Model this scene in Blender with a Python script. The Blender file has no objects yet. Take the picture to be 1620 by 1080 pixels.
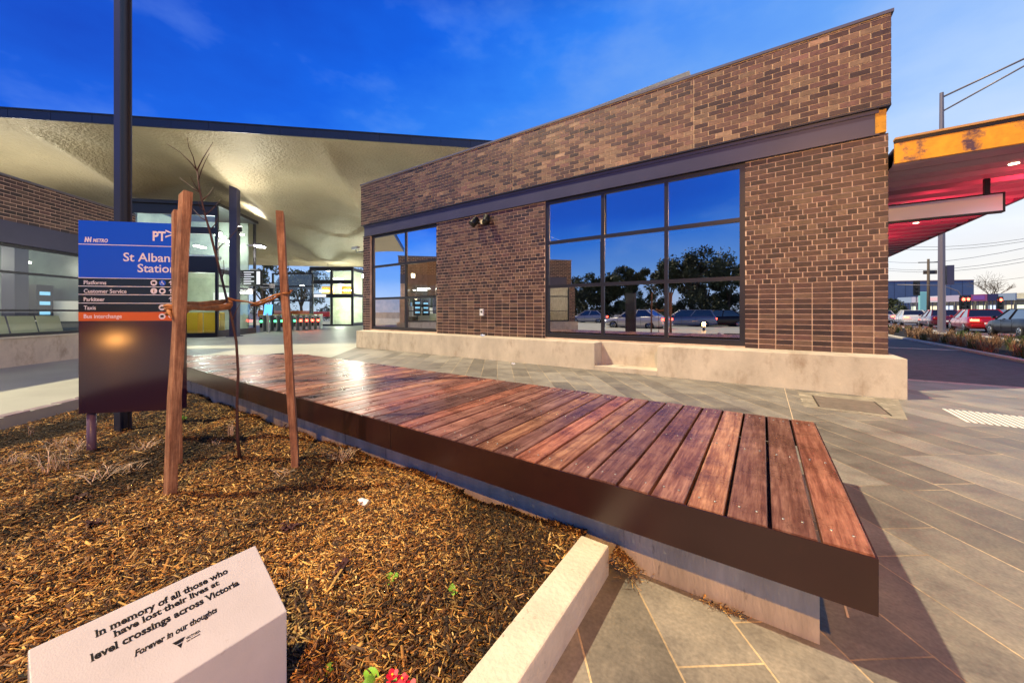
import bpy, bmesh, math, random
import numpy as np
from mathutils import Vector, Matrix
random.seed(7); RNG = np.random.default_rng(7)
SC = bpy.context.scene
COL = SC.collection
R = math.radians

# ------------------------------------------------------------------ camera
CH = 1.185                       # camera height
cam_d = bpy.data.cameras.new('camera'); cam = bpy.data.objects.new('camera', cam_d); COL.objects.link(cam)
cam_d.sensor_width = 36.0; cam_d.lens = 574 / 1620 * 36.0
cam_d.shift_y = -(540 - 493) / 1620 * 1.0
cam_d.clip_start = 0.05; cam_d.clip_end = 2000
cam.location = (0, 0, CH); cam.rotation_euler = (R(90), 0, math.asin(.569))
SC.camera = cam
SC.view_settings.view_transform = 'Standard'; SC.view_settings.look = 'None'
SC.view_settings.exposure = 0.32; SC.view_settings.gamma = 1.0

# ------------------------------------------------------------------ colour helper
def lin(r, g, b):
    f = lambda c: (c/255)/12.92 if c/255 <= .04045 else ((c/255+.055)/1.055)**2.4
    return (f(r), f(g), f(b), 1)

# ------------------------------------------------------------------ world: dusk sky
SUN_D = Vector((.568, .477, -1)).normalized()       # direction the light travels
w = bpy.data.worlds.new('World'); SC.world = w; w.use_nodes = True
nt = w.node_tree; nt.nodes.clear()
def N(tree, typ, **kw):
    n = tree.nodes.new(typ)
    for k, v in kw.items():
        if hasattr(n, k): setattr(n, k, v)
    return n
def ramp(tree, stops, fac=None, interp='LINEAR'):
    n = tree.nodes.new('ShaderNodeValToRGB'); cr = n.color_ramp; cr.interpolation = interp
    while len(cr.elements) > 1: cr.elements.remove(cr.elements[0])
    cr.elements[0].position = stops[0][0]; cr.elements[0].color = stops[0][1]
    for p, c in stops[1:]:
        e = cr.elements.new(p); e.color = c
    if fac is not None: tree.links.new(fac, n.inputs[0])
    return n
def math_(tree, op, a, b=None, c=None):
    n = tree.nodes.new('ShaderNodeMath'); n.operation = op
    for i, v in enumerate((a, b, c)):
        if v is None: continue
        if isinstance(v, (int, float)): n.inputs[i].default_value = v
        else: tree.links.new(v, n.inputs[i])
    return n.outputs[0]
tc = N(nt, 'ShaderNodeTexCoord')
sep = N(nt, 'ShaderNodeSeparateXYZ'); nt.links.new(tc.outputs['Generated'], sep.inputs[0])
dx = math_(nt, 'MULTIPLY', sep.outputs[0], .77); dy = math_(nt, 'MULTIPLY', sep.outputs[1], .64)
dot = math_(nt, 'ADD', dx, dy)
az = math_(nt, 'MULTIPLY_ADD', dot, -.45, .45)
zz = math_(nt, 'MAXIMUM', sep.outputs[2], 0.0)
hz_ = math_(nt, 'MINIMUM', math_(nt, 'MULTIPLY_ADD', zz, 2.3, .42), 1.0)
az = math_(nt, 'MULTIPLY', az, hz_)
f0 = math_(nt, 'MULTIPLY_ADD', zz, .9, az)
f0 = math_(nt, 'MULTIPLY', f0, 1/1.3)
mp = N(nt, 'ShaderNodeMapping'); nt.links.new(tc.outputs['Generated'], mp.inputs[0]); mp.inputs['Scale'].default_value = (1, 1, 2.2)
nz = N(nt, 'ShaderNodeTexNoise'); nt.links.new(mp.outputs[0], nz.inputs[0]); nz.inputs['Scale'].default_value = 4.2; nz.inputs['Detail'].default_value = 5; nz.inputs['Roughness'].default_value = .55
f1 = math_(nt, 'SUBTRACT', nz.outputs[0], .5)
f1 = math_(nt, 'MULTIPLY_ADD', f1, -.20, f0)
sky_r = ramp(nt, [(0, lin(255, 246, 232)), (.14, lin(240, 246, 255)), (.34, lin(178, 210, 255)), (.50, lin(106, 166, 248)),
                  (.68, lin(46, 130, 246)), (.80, lin(14, 98, 230)), (.95, lin(8, 68, 194))], f1)
zd = ramp(nt, [(.62, (1, 1, 1, 1)), (.8, (.22, .22, .3, 1))], sep.outputs[2])
cl = ramp(nt, [(.5, (0, 0, 0, 1)), (.75, (1, 1, 1, 1))], nz.outputs[0])
cm = N(nt, 'ShaderNodeMix'); cm.data_type = 'RGBA'; nt.links.new(math_(nt, 'MULTIPLY', cl.outputs[0], .22), cm.inputs[0])
nt.links.new(sky_r.outputs[0], cm.inputs[6]); cm.inputs[7].default_value = lin(150, 180, 235)
ns = N(nt, 'ShaderNodeTexSky'); ns.sky_type = 'NISHITA'; ns.sun_disc = False; ns.sun_elevation = R(8); ns.sun_rotation = R(50)
zm_ = N(nt, 'ShaderNodeMix'); zm_.data_type = 'RGBA'; zm_.blend_type = 'MULTIPLY'; zm_.inputs[0].default_value = 1; nt.links.new(cm.outputs[2], zm_.inputs[6]); nt.links.new(zd.outputs[0], zm_.inputs[7])
bg = N(nt, 'ShaderNodeBackground'); nt.links.new(zm_.outputs[2], bg.inputs[0]); bg.inputs[1].default_value = .80
bg2 = N(nt, 'ShaderNodeBackground'); nt.links.new(ns.outputs[0], bg2.inputs[0]); bg2.inputs[1].default_value = .006
ad = N(nt, 'ShaderNodeAddShader'); nt.links.new(bg.outputs[0], ad.inputs[0]); nt.links.new(bg2.outputs[0], ad.inputs[1])
wo = N(nt, 'ShaderNodeOutputWorld'); nt.links.new(ad.outputs[0], wo.inputs[0])

# key light: the warm flood/street light from behind the camera, as one sun lamp
sd = bpy.data.lights.new('sun', 'SUN'); sd.energy = 4.6; sd.angle = R(1.1); sd.color = (1, .86, .54)
so = bpy.data.objects.new('sun', sd); COL.objects.link(so)
so.rotation_euler = SUN_D.to_track_quat('-Z', 'Y').to_euler()

# ------------------------------------------------------------------ helpers
S_, C_ = .569, .822
def at(u, v, z=0.0, d=None):
    """photo pixel on height z -> ground point (used to measure positions once)"""
    if d is None: d = (CH - z) * 574 / (v - 493)
    a = (u - 810) / 574
    return Vector((d*(-S_ + C_*a), d*(C_ + S_*a), z))
def on_wall(u, v, Y):
    a = (u - 810) / 574; d = Y / (C_ + S_*a)
    return d*(-S_ + C_*a), CH - (v - 493)*d/574
DD = Vector((.70711, .70711, 0)); LL = Vector((-.70711, .70711, 0))
E0 = Vector((-21.1, .23, 0))

class MB:
    def __init__(s): s.v = []; s.f = []; s.mi = []; s.c = []; s.sm = []
    def add(s, vs, fs, mi=0, col=(1, 1, 1), smooth=False):
        b = len(s.v); s.v += [tuple(p) for p in vs]
        for f in fs:
            s.f.append([b+i for i in f]); s.mi.append(mi); s.c.append(col); s.sm.append(smooth)
        return s
    def box(s, x0, x1, y0, y1, z0, z1, **k):
        v = [(x, y, z) for z in (z0, z1) for y in (y0, y1) for x in (x0, x1)]
        return s.add(v, [(0, 2, 3, 1), (4, 5, 7, 6), (0, 1, 5, 4), (2, 6, 7, 3), (0, 4, 6, 2), (1, 3, 7, 5)], **k)
    def obox(s, o, ax, ay, az_, **k):
        """oriented box from corner o with edge vectors"""
        o, ax, ay, az_ = map(Vector, (o, ax, ay, az_))
        v = [o + ax*i + ay*j + az_*l for l in (0, 1) for j in (0, 1) for i in (0, 1)]
        return s.add(v, [(0, 2, 3, 1), (4, 5, 7, 6), (0, 1, 5, 4), (2, 6, 7, 3), (0, 4, 6, 2), (1, 3, 7, 5)], **k)
    def beam(s, p, q, wd, dp, up=(0, 0, 1), **k):
        p, q = Vector(p), Vector(q); t = (q-p).normalized(); up = Vector(up)
        sd_ = t.cross(up)
        if sd_.length < 1e-4: sd_ = t.cross(Vector((0, 1, 0)))
        sd_.normalize(); u2 = sd_.cross(t).normalized()
        return s.obox(p - sd_*wd/2 - u2*dp/2, sd_*wd, u2*dp, q-p, **k)
    def tube(s, pts, rad, n=8, **k):
        pts = [Vector(p) for p in pts]
        if isinstance(rad, (int, float)): rad = [rad]*len(pts)
        ring = []; k.setdefault('smooth', True)
        pr = None
        for i, p in enumerate(pts):
            t = (pts[min(i+1, len(pts)-1)] - pts[max(i-1, 0)]).normalized()
            if pr is None:
                a = t.cross(Vector((0, 0, 1)));
                if a.length < .1: a = t.cross(Vector((1, 0, 0)))
            else: a = pr - t*pr.dot(t)
            a.normalize(); pr = a; b = t.cross(a)
            ring.append([p + (a*math.cos(2*math.pi*j/n) + b*math.sin(2*math.pi*j/n))*rad[i] for j in range(n)])
        v = [q for r_ in ring for q in r_]; fs = []
        for i in range(len(pts)-1):
            for j in range(n):
                fs.append((i*n+j, i*n+(j+1) % n, (i+1)*n+(j+1) % n, (i+1)*n+j))
        fs.append(tuple(range(n-1, -1, -1))); fs.append(tuple((len(pts)-1)*n+j for j in range(n)))
        return s.add(v, fs, **k)
    def quad(s, a, b, c, d, **k): return s.add([a, b, c, d], [(0, 1, 2, 3)], **k)
    def prism(s, poly, z0, z1, **k):
        n = len(poly)
        v = [(x, y, z0) for x, y in poly] + [(x, y, z1) for x, y in poly]
        fs = [tuple(range(n-1, -1, -1)), tuple(range(n, 2*n))] + [(i, (i+1) % n, n+(i+1) % n, n+i) for i in range(n)]
        return s.add(v, fs, **k)
    def extr(s, poly, o, ax, ay, th, **k):
        """2-D polygon on plane (o, ax, ay), thickness vector th"""
        o, ax, ay, th = map(Vector, (o, ax, ay, th)); n = len(poly)
        v = [o+ax*x+ay*y for x, y in poly] + [o+ax*x+ay*y+th for x, y in poly]
        fs = [tuple(range(n-1, -1, -1)), tuple(range(n, 2*n))] + [(i, (i+1) % n, n+(i+1) % n, n+i) for i in range(n)]
        return s.add(v, fs, **k)
    def build(s, name, mats, parent=None, world=False, bevel=0, label=None):
        me = bpy.data.meshes.new(name)
        vs = s.v
        if world and parent is not None:
            inv = parent.matrix_basis.inverted(); vs = [tuple(inv @ Vector(p)) for p in vs]
        me.from_pydata(vs, [], s.f)
        if not isinstance(mats, (list, tuple)): mats = [mats]
        for m in mats: me.materials.append(m)
        me.polygons.foreach_set('material_index', s.mi); me.polygons.foreach_set('use_smooth', s.sm)
        ca = me.color_attributes.new('Col', 'FLOAT_COLOR', 'CORNER')
        arr = np.ones((len(me.loops), 4), dtype=np.float32); k = 0
        cnt = np.array([len(f) for f in s.f]); cc = np.array([tuple(c)[:3] for c in s.c], dtype=np.float32).reshape(-1, 3)
        arr[:, :3] = np.repeat(cc, cnt, axis=0); ca.data.foreach_set('color', arr.ravel())
        bm = bmesh.new(); bm.from_mesh(me); bmesh.ops.recalc_face_normals(bm, faces=bm.faces); bm.to_mesh(me); bm.free()
        me.update()
        o = bpy.data.objects.new(name, me); COL.objects.link(o)
        if parent is not None: o.parent = parent
        if bevel:
            b = o.modifiers.new('bevel', 'BEVEL'); b.width = bevel; b.segments = 2; b.limit_method = 'ANGLE'; b.angle_limit = R(40)
        if label: o['label'] = label
        return o
def tag(o, label=None, cat=None, group=None, kind=None):
    if label: o['label'] = label
    if cat: o['category'] = cat
    if group: o['group'] = group
    if kind: o['kind'] = kind
    return o
def thing(name, label, cat, loc=(0, 0, 0), rz=0, group=None):
    o = bpy.data.objects.new(name, None); COL.objects.link(o); o.empty_display_size = .1
    o.location = loc; o.rotation_euler = (0, 0, rz)
    o.matrix_basis = Matrix.Translation(Vector(loc)) @ Matrix.Rotation(rz, 4, 'Z')
    return tag(o, label, cat, group)
def dup(root, loc=None, rz=None, label=None):
    def cp(o, par):
        c = o.copy(); COL.objects.link(c)
        if par is not None: c.parent = par
        for ch in o.children: cp(ch, c)
        return c
    c = cp(root, None)
    if loc is not None: c.location = loc
    if rz is not None: c.rotation_euler = (0, 0, rz)
    if label: c['label'] = label
    return c

# ------------------------------------------------------------------ materials
def mat(name, col, rough=.6, metal=0, var=.0, vscale=3.0, bump=0, bscale=40, attr=False, spec=.5, stain=None, emit=None, estr=0, mapping=None, detail=6, coat=0):
    m = bpy.data.materials.new(name); m.use_nodes = True; t = m.node_tree
    b = t.nodes['Principled BSDF']; L = t.links.new
    b.inputs['Roughness'].default_value = rough; b.inputs['Metallic'].default_value = metal
    b.inputs['Specular IOR Level'].default_value = spec
    if coat: b.inputs['Coat Weight'].default_value = coat; b.inputs['Coat Roughness'].default_value = .05
    co = t.nodes.new('ShaderNodeTexCoord'); src = co.outputs['Object']
    if mapping:
        mpn = t.nodes.new('ShaderNodeMapping'); L(src, mpn.inputs[0]); mpn.inputs['Scale'].default_value = mapping; src = mpn.outputs[0]
    cur = None
    if attr:
        a = t.nodes.new('ShaderNodeVertexColor'); a.layer_name = 'Col'
        mx = t.nodes.new('ShaderNodeMix'); mx.data_type = 'RGBA'; mx.blend_type = 'MULTIPLY'; mx.inputs[0].default_value = 1
        mx.inputs[6].default_value = col; L(a.outputs[0], mx.inputs[7]); cur = mx.outputs[2]
    if var:
        n = t.nodes.new('ShaderNodeTexNoise'); L(src, n.inputs[0]); n.inputs['Scale'].default_value = vscale; n.inputs['Detail'].default_value = detail; n.inputs['Roughness'].default_value = .65
        r_ = ramp(t, [(.3, (1-var,)*3+(1,)), (.7, (1+var*.6,)*3+(1,))], n.outputs[0])
        mx = t.nodes.new('ShaderNodeMix'); mx.data_type = 'RGBA'; mx.blend_type = 'MULTIPLY'; mx.inputs[0].default_value = 1
        if cur is None: mx.inputs[6].default_value = col
        else: L(cur, mx.inputs[6])
        L(r_.outputs[0], mx.inputs[7]); cur = mx.outputs[2]
    if stain:
        sc, scol, lo, hi = stain
        n = t.nodes.new('ShaderNodeTexNoise'); L(src, n.inputs[0]); n.inputs['Scale'].default_value = sc; n.inputs['Detail'].default_value = 8; n.inputs['Roughness'].default_value = .7
        r_ = ramp(t, [(lo, (0, 0, 0, 1)), (hi, (1, 1, 1, 1))], n.outputs[0])
        mx = t.nodes.new('ShaderNodeMix'); mx.data_type = 'RGBA'; L(r_.outputs[0], mx.inputs[0])
        if cur is None: mx.inputs[6].default_value = col
        else: L(cur, mx.inputs[6])
        mx.inputs[7].default_value = scol; cur = mx.outputs[2]
    if cur is None: b.inputs['Base Color'].default_value = col
    else: L(cur, b.inputs['Base Color'])
    if bump:
        n = t.nodes.new('ShaderNodeTexNoise'); L(src, n.inputs[0]); n.inputs['Scale'].default_value = bscale; n.inputs['Detail'].default_value = 5
        bp = t.nodes.new('ShaderNodeBump'); bp.inputs['Strength'].default_value = bump; bp.inputs['Distance'].default_value = .01
        L(n.outputs[0], bp.inputs['Height']); L(bp.outputs[0], b.inputs['Normal'])
    if emit:
        b.inputs['Emission Color'].default_value = emit; b.inputs['Emission Strength'].default_value = estr
    return m
def glow(name, col, s): return mat(name, (0.02, .02, .02, 1), emit=col, estr=s)
def glassmat(name, tint, refl=.5, rough=.0):
    m = bpy.data.materials.new(name); m.use_nodes = True; t = m.node_tree; t.nodes.clear(); L = t.links.new
    tr = t.nodes.new('ShaderNodeBsdfTransparent'); tr.inputs[0].default_value = tint
    gl = t.nodes.new('ShaderNodeBsdfGlossy'); gl.inputs['Roughness'].default_value = rough
    gl.inputs[0].default_value = (.95, .95, 1, 1)
    fr = t.nodes.new('ShaderNodeFresnel'); fr.inputs[0].default_value = 1.5
    fac = math_(t, 'MAXIMUM', fr.outputs[0], refl)
    mx = t.nodes.new('ShaderNodeMixShader'); L(fac, mx.inputs[0]); L(tr.outputs[0], mx.inputs[1]); L(gl.outputs[0], mx.inputs[2])
    o = t.nodes.new('ShaderNodeOutputMaterial'); L(mx.outputs[0], o.inputs[0]); return m

M = {}
M['brick'] = mat('brown_brick', (1, 1, 1, 1), rough=.42, attr=True, var=.35, vscale=14, bump=.25, bscale=90)
M['mortar2'] = mat('tan_mortar', lin(214, 190, 158), rough=.95, var=.3, vscale=2, bump=.3, bscale=60)
M['mortar'] = mat('cream_mortar', lin(220, 188, 164), rough=.95, var=.35, vscale=4, bump=.3, bscale=60)
M['steel'] = mat('dark_painted_steel', lin(62, 60, 86), rough=.38, var=.15, vscale=1.2, spec=.6)
M['frame'] = mat('black_window_frame', lin(34, 31, 38), rough=.35, spec=.6, var=.2, vscale=2)
M['navy'] = mat('navy_fascia_steel', lin(38, 42, 62), rough=.35, spec=.6, var=.15, vscale=.8)
M['coping'] = mat('grey_zinc_coping', lin(120, 116, 122), rough=.35, metal=.5)
M['conc'] = mat('cast_concrete', lin(204, 190, 172), rough=.85, var=.22, vscale=2.2, bump=.35, bscale=50, stain=(3.2, lin(140, 116, 94), .52, .82), mapping=(1, 1, .55))
M['conc2'] = mat('kerb_concrete', lin(206, 196, 182), rough=.85, var=.2, vscale=5, bump=.5, bscale=60, stain=(26, lin(118, 104, 92), .63, .7))
M['concb'] = mat('bench_base_concrete', lin(192, 182, 166), rough=.8, var=.35, vscale=4, bump=.5, bscale=60, stain=(7, lin(84, 74, 70), .60, .70), mapping=(1.6, 1.6, .35))
M['glass'] = glassmat('reflective_glass', (.7, .74, .76, 1), .64); M['glass2'] = glassmat('station_end_glass', (.8, .85, .85, 1), .42)
M['clear'] = glassmat('clear_glass', (.86, .93, .9, 1), .12)
M['soffit'] = mat('cream_metal_soffit', lin(172, 160, 132), rough=.5, metal=.15, var=.10, vscale=.7, bump=.0)
M['white'] = mat('white_panel', lin(226, 222, 226), rough=.45, var=.05, vscale=2)
M['ink'] = mat('black_ink', lin(14, 12, 14), rough=.4)
M['int_dark'] = mat('dark_interior', lin(58, 52, 50), rough=.8, var=.3, vscale=1)
M['int_warm'] = mat('warm_timber_panel', lin(176, 132, 84), rough=.6, var=.2, vscale=2)
M['metal'] = mat('brushed_steel', lin(176, 178, 176), rough=.35, metal=.7, var=.1)
M['rubber'] = mat('black_rubber', lin(20, 19, 20), rough=.7)
M['lamp_white'] = glow('lamp_white', (1, .96, .86, 1), 12)
M['lamp_warm'] = glow('lamp_warm', (1, .8, .5, 1), 8)
M['lamp_red'] = glow('lamp_red', (1, .04, .02, 1), 22)
M['lamp_orange'] = glow('lamp_orange', (1, .35, .05, 1), 7)
M['lamp_green'] = glow('lamp_green', (.1, 1, .35, 1), 3)
M['leaf_dark'] = mat('gum_leaves', lin(58, 66, 40), rough=.7, attr=True)
M['bark'] = mat('grey_bark', lin(96, 84, 74), rough=.9, var=.35, vscale=12)

# soffit: perforated / pressed metal bump
t = M['soffit'].node_tree; L = t.links.new
co = t.nodes.new('ShaderNodeTexCoord')
n1 = t.nodes.new('ShaderNodeTexNoise'); n1.inputs['Scale'].default_value = 9; n1.inputs['Detail'].default_value = 4; L(co.outputs['Object'], n1.inputs[0])
n2 = t.nodes.new('ShaderNodeTexNoise'); n2.inputs['Scale'].default_value = .9; n2.inputs['Detail'].default_value = 2; L(co.outputs['Object'], n2.inputs[0])
b1 = t.nodes.new('ShaderNodeBump'); b1.inputs["Strength"].default_value = 1.0; b1.inputs['Distance'].default_value = .05; L(n1.outputs[0], b1.inputs['Height'])
b2 = t.nodes.new('ShaderNodeBump'); b2.inputs['Strength'].default_value = .22; b2.inputs['Distance'].default_value = .25; L(n2.outputs[0], b2.inputs['Height']); L(b1.outputs[0], b2.inputs['Normal'])
L(b2.outputs[0], t.nodes['Principled BSDF'].inputs['Normal'])

def wood(name, a, b, dark, rough, axis_scale, attr=True, gloss_var=True):
    """timber with grain stretched along one object axis"""
    m = bpy.data.materials.new(name); m.use_nodes = True; t = m.node_tree; L = t.links.new; p = t.nodes['Principled BSDF']
    co = t.nodes.new('ShaderNodeTexCoord'); mpn = t.nodes.new('ShaderNodeMapping'); L(co.outputs['Object'], mpn.inputs[0]); mpn.inputs['Scale'].default_value = axis_scale
    n = t.nodes.new('ShaderNodeTexNoise'); L(mpn.outputs[0], n.inputs[0]); n.inputs['Scale'].default_value = 4.2; n.inputs['Detail'].default_value = 11; n.inputs['Roughness'].default_value = .78; n.inputs['Distortion'].default_value = .12
    r_ = ramp(t, [(.28, dark), (.46, a), (.68, b)], n.outputs[0])
    n3 = t.nodes.new('ShaderNodeTexNoise'); L(co.outputs['Object'], n3.inputs[0]); n3.inputs['Scale'].default_value = 5; n3.inputs['Detail'].default_value = 7; n3.inputs['Roughness'].default_value = .7
    r3 = ramp(t, [(.3, (.45, .42, .44, 1)), (.5, (.95, .92, .92, 1)), (.66, (1.25, 1.25, 1.28, 1)), (.74, (1.9, 2.0, 2.1, 1))], n3.outputs[0])
    mx = t.nodes.new('ShaderNodeMix'); mx.data_type = 'RGBA'; mx.blend_type = 'MULTIPLY'; mx.inputs[0].default_value = 1; L(r_.outputs[0], mx.inputs[6]); L(r3.outputs[0], mx.inputs[7])
    at_ = t.nodes.new('ShaderNodeVertexColor'); at_.layer_name = 'Col'
    m2 = t.nodes.new('ShaderNodeMix'); m2.data_type = 'RGBA'; m2.blend_type = 'MULTIPLY'; m2.inputs[0].default_value = 1; L(mx.outputs[2], m2.inputs[6]); L(at_.outputs[0], m2.inputs[7])
    L(m2.outputs[2], p.inputs['Base Color']); p.inputs['Specular IOR Level'].default_value = .38
    rr = ramp(t, [(.3, (rough*.75,)*3+(1,)), (.7, (min(1, rough*1.5),)*3+(1,))], n3.outputs[0]); L(rr.outputs[0], p.inputs['Roughness'])
    bp = t.nodes.new('ShaderNodeBump'); bp.inputs['Strength'].default_value = .35; bp.inputs['Distance'].default_value = .004; L(n.outputs[0], bp.inputs['Height']); L(bp.outputs[0], p.inputs['Normal'])
    return m
M['deck'] = wood('merbau_decking', lin(122, 84, 74), lin(184, 144, 128), lin(56, 36, 34), .27, (9, .55, 9))
M['stake'] = wood('hardwood_stake', lin(140, 98, 74), lin(190, 148, 116), lin(62, 42, 34), .8, (16, 16, .9))

def pavers(name, ang, bw, rh, base, var, mort, sx=1.0, bias=0, rough=.6):
    m = bpy.data.materials.new(name); m.use_nodes = True; t = m.node_tree; L = t.links.new; p = t.nodes['Principled BSDF']
    co = t.nodes.new('ShaderNodeTexCoord'); mpn = t.nodes.new('ShaderNodeMapping'); L(co.outputs['Object'], mpn.inputs[0]); mpn.inputs['Rotation'].default_value = (0, 0, R(ang))
    br = t.nodes.new('ShaderNodeTexBrick'); L(mpn.outputs[0], br.inputs[0]); br.offset = .42; br.offset_frequency = 3; br.squash_frequency = 2; br.squash = 1.25
    br.inputs['Scale'].default_value = 1; br.inputs['Brick Width'].default_value = bw; br.inputs['Row Height'].default_value = rh
    br.inputs['Mortar Size'].default_value = .0036; br.inputs['Mortar Smooth'].default_value = .1; br.inputs['Bias'].default_value = bias
    c = np.array(base[:3]); br.inputs['Color1'].default_value = tuple(c*(1+var))+(1,); br.inputs['Color2'].default_value = tuple(c*(1-var))+(1,); br.inputs['Mortar'].default_value = mort
    n = t.nodes.new('ShaderNodeTexNoise'); L(co.outputs['Object'], n.inputs[0]); n.inputs['Scale'].default_value = 2.6; n.inputs['Detail'].default_value = 9; n.inputs['Roughness'].default_value = .7
    r_ = ramp(t, [(.30, (.5, .5, .53, 1)), (.5, (.95, .95, .95, 1)), (.70, (1.4, 1.36, 1.3, 1))], n.outputs[0])
    mx = t.nodes.new('ShaderNodeMix'); mx.data_type = 'RGBA'; mx.blend_type = 'MULTIPLY'; mx.inputs[0].default_value = 1; L(br.outputs[0], mx.inputs[6]); L(r_.outputs[0], mx.inputs[7])
    n5 = t.nodes.new('ShaderNodeTexNoise'); L(co.outputs['Object'], n5.inputs[0]); n5.inputs['Scale'].default_value = 70; n5.inputs['Detail'].default_value = 4
    r5 = ramp(t, [(.3, (.8, .8, .8, 1)), (.7, (1.15, 1.15, 1.15, 1))], n5.outputs[0])
    m5 = t.nodes.new('ShaderNodeMix'); m5.data_type = 'RGBA'; m5.blend_type = 'MULTIPLY'; m5.inputs[0].default_value = 1; L(mx.outputs[2], m5.inputs[6]); L(r5.outputs[0], m5.inputs[7])
    n6 = t.nodes.new('ShaderNodeTexNoise'); L(co.outputs['Object'], n6.inputs[0]); n6.inputs['Scale'].default_value = 1.1; n6.inputs['Detail'].default_value = 3
    r6 = ramp(t, [(.38, (.4, .37, .34, 1)), (.52, (1, .94, .84, 1))], n6.outputs[0])
    m6 = t.nodes.new('ShaderNodeMix'); m6.data_type = 'RGBA'; m6.blend_type = 'MULTIPLY'; m6.inputs[0].default_value = 1; m6.inputs[6].default_value = mort; L(r6.outputs[0], m6.inputs[7]); L(m6.outputs[2], br.inputs['Mortar'])
    L(m5.outputs[2], p.inputs['Base Color'])
    rr = ramp(t, [(.3, (rough*.7,)*3+(1,)), (.7, (min(1, rough*1.3),)*3+(1,))], n.outputs[0]); L(rr.outputs[0], p.inputs['Roughness'])
    b0 = t.nodes.new('ShaderNodeBump'); b0.inputs['Strength'].default_value = .6; b0.inputs['Distance'].default_value = .003; b0.invert = True; L(br.outputs['Fac'], b0.inputs['Height'])
    b1 = t.nodes.new('ShaderNodeBump'); b1.inputs['Strength'].default_value = .3; b1.inputs['Distance'].default_value = .002; L(n5.outputs[0], b1.inputs['Height']); L(b0.outputs[0], b1.inputs['Normal'])
    L(b1.outputs[0], p.inputs['Normal'])
    return m
M['pave'] = pavers('bluestone_paving', 53, .95, .30, lin(130, 125, 118), .33, lin(196, 180, 154), rough=.5)
M['floor'] = mat('pale_concrete_floor', lin(178, 178, 168), rough=.45, var=.16, vscale=.8, bump=.1, bscale=30)
M['asphalt'] = mat('asphalt', lin(74, 74, 84), rough=.8, var=.45, vscale=5, bump=.6, bscale=120)
M['road'] = mat('road_asphalt', lin(88, 86, 96), rough=.6, var=.25, vscale=.6)
M['soil'] = mat('dark_soil', lin(26, 18, 13), rough=1, var=.5, vscale=9, bump=1, bscale=40)
M['chip'] = mat('wood_chips', (1, 1, 1, 1), rough=.85, attr=True)

def flat(name, poly, z, m, kind='structure', label=None, cat=None):
    b = MB(); b.add([(x, y, z) for x, y in poly], [tuple(range(len(poly)))])
    o = b.build(name, m); tag(o, label, cat, kind=kind); return o

# ================================================================== GROUND
flat('ground', [(-500, -500), (500, -500), (500, 700), (-500, 700)], -.13, M['road'])
def slab(name, poly, z0, z1, m):
    o = MB().prism(poly, z0, z1).build(name, m); return tag(o, kind='structure')
# pavement slab (holes are covered by things standing on it)
slab('pavement', [(5.05, -25), (5.05, 9.05), (-13.21, 9.05), (-11.19, 7.04), (-5.84, 1.69), (-.64, 1.69), (-.64, -25)], -.13, 0, M['pave'])
slab('station_forecourt', [(-5.84, 1.69), (-11.19, 7.04), (-13.21, 9.05), (-13.21, 45), (-60, 45), (-60, -25), (-.7, -25), (-.7, -6.2), (-8.585, 1.69)], -.13, 0, M['floor'])
slab('footpath', [(1.8, 9.24), (5.0, 9.24), (5.0, 60), (1.8, 60)], -.13, -.006, M['asphalt'])
o = MB()
for k in range(15): o.box(1.6+k*.232, 1.6+k*.232+.222, 9.05, 9.24, -.13, .001)
tag(o.build('paving_edge_course', mat('pink_brick_edging', lin(178, 152, 146), rough=.7, var=.25, vscale=6)), kind='structure')
o = MB(); o.box(3.2, 5.0, 16.95, 17.15, -.1, .002)
tag(o.build('path_strip', M['conc2']), kind='structure')
o = MB(); o.box(5.0, 5.15, 9.05, 60, -.13, .06); tag(o.build('kerb', M['conc2'], bevel=.01), kind='structure')
flat('garden_soil', [(5.15, 9.05), (8.3, 9.05), (8.3, 60), (5.15, 60)], .02, M['soil'])
o = MB(); o.box(8.3, 8.6, -25, 60, -.13, .05); tag(o.build('road_kerb', M['conc2'], bevel=.01), kind='structure')
slab('side_pavement', [(5.05, -25), (8.3, -25), (8.3, 9.05), (5.05, 9.05)], -.13, -.004, M['pave'])
# long saw joints in the paving
o = MB(); o.box(.268, .275, 1.9, 7.0, -.01, .002)
tag(o.build('paving_joint', mat('pale_joint', lin(214, 190, 160), rough=.8)), kind='structure')

# ================================================================== MULCH BED
def mulch_z(x, y):
    z = .10 - .017*np.clip(-x-2.2, 0, 7)
    z = z + .022*np.sin(x*2.3+1)*np.cos(y*3.1) + .014*np.sin(x*7+y*5) + .008*np.sin(x*17+2*y)*np.cos(y*15)
    z = z - .13*np.clip((-x-4.0)/2.2, 0, 1)*np.clip((1.6-y)/1.0, 0, 1)
    edge = np.clip((1.685-y)/.25, 0, 1); z = z - .035*(1-edge)*(x > -6)
    edge2 = np.clip((-.707-x)/.25, 0, 1); z = z*(edge2) + (.10)*(1-edge2)
    return np.maximum(z, -.112)
def bed_left(y): return -7.0 - (y-.1)    # planter edge along the 45 degree line
nx, ny = 150, 60; b = MB(); vs = []
for j in range(ny+1):
    y = -5.9 + (1.685+5.9)*(j/ny)**.6
    for i in range(nx+1):
        x0 = bed_left(y)+.12; x = x0 + (-.712-x0)*i/nx
        vs.append((x, y, float(mulch_z(x, y))))
b.add(vs, [(j*(nx+1)+i, j*(nx+1)+i+1, (j+1)*(nx+1)+i+1, (j+1)*(nx+1)+i) for j in range(ny) for i in range(nx)], smooth=True)
o = b.build('garden_bed', M['soil']); tag(o, kind='structure')
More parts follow.
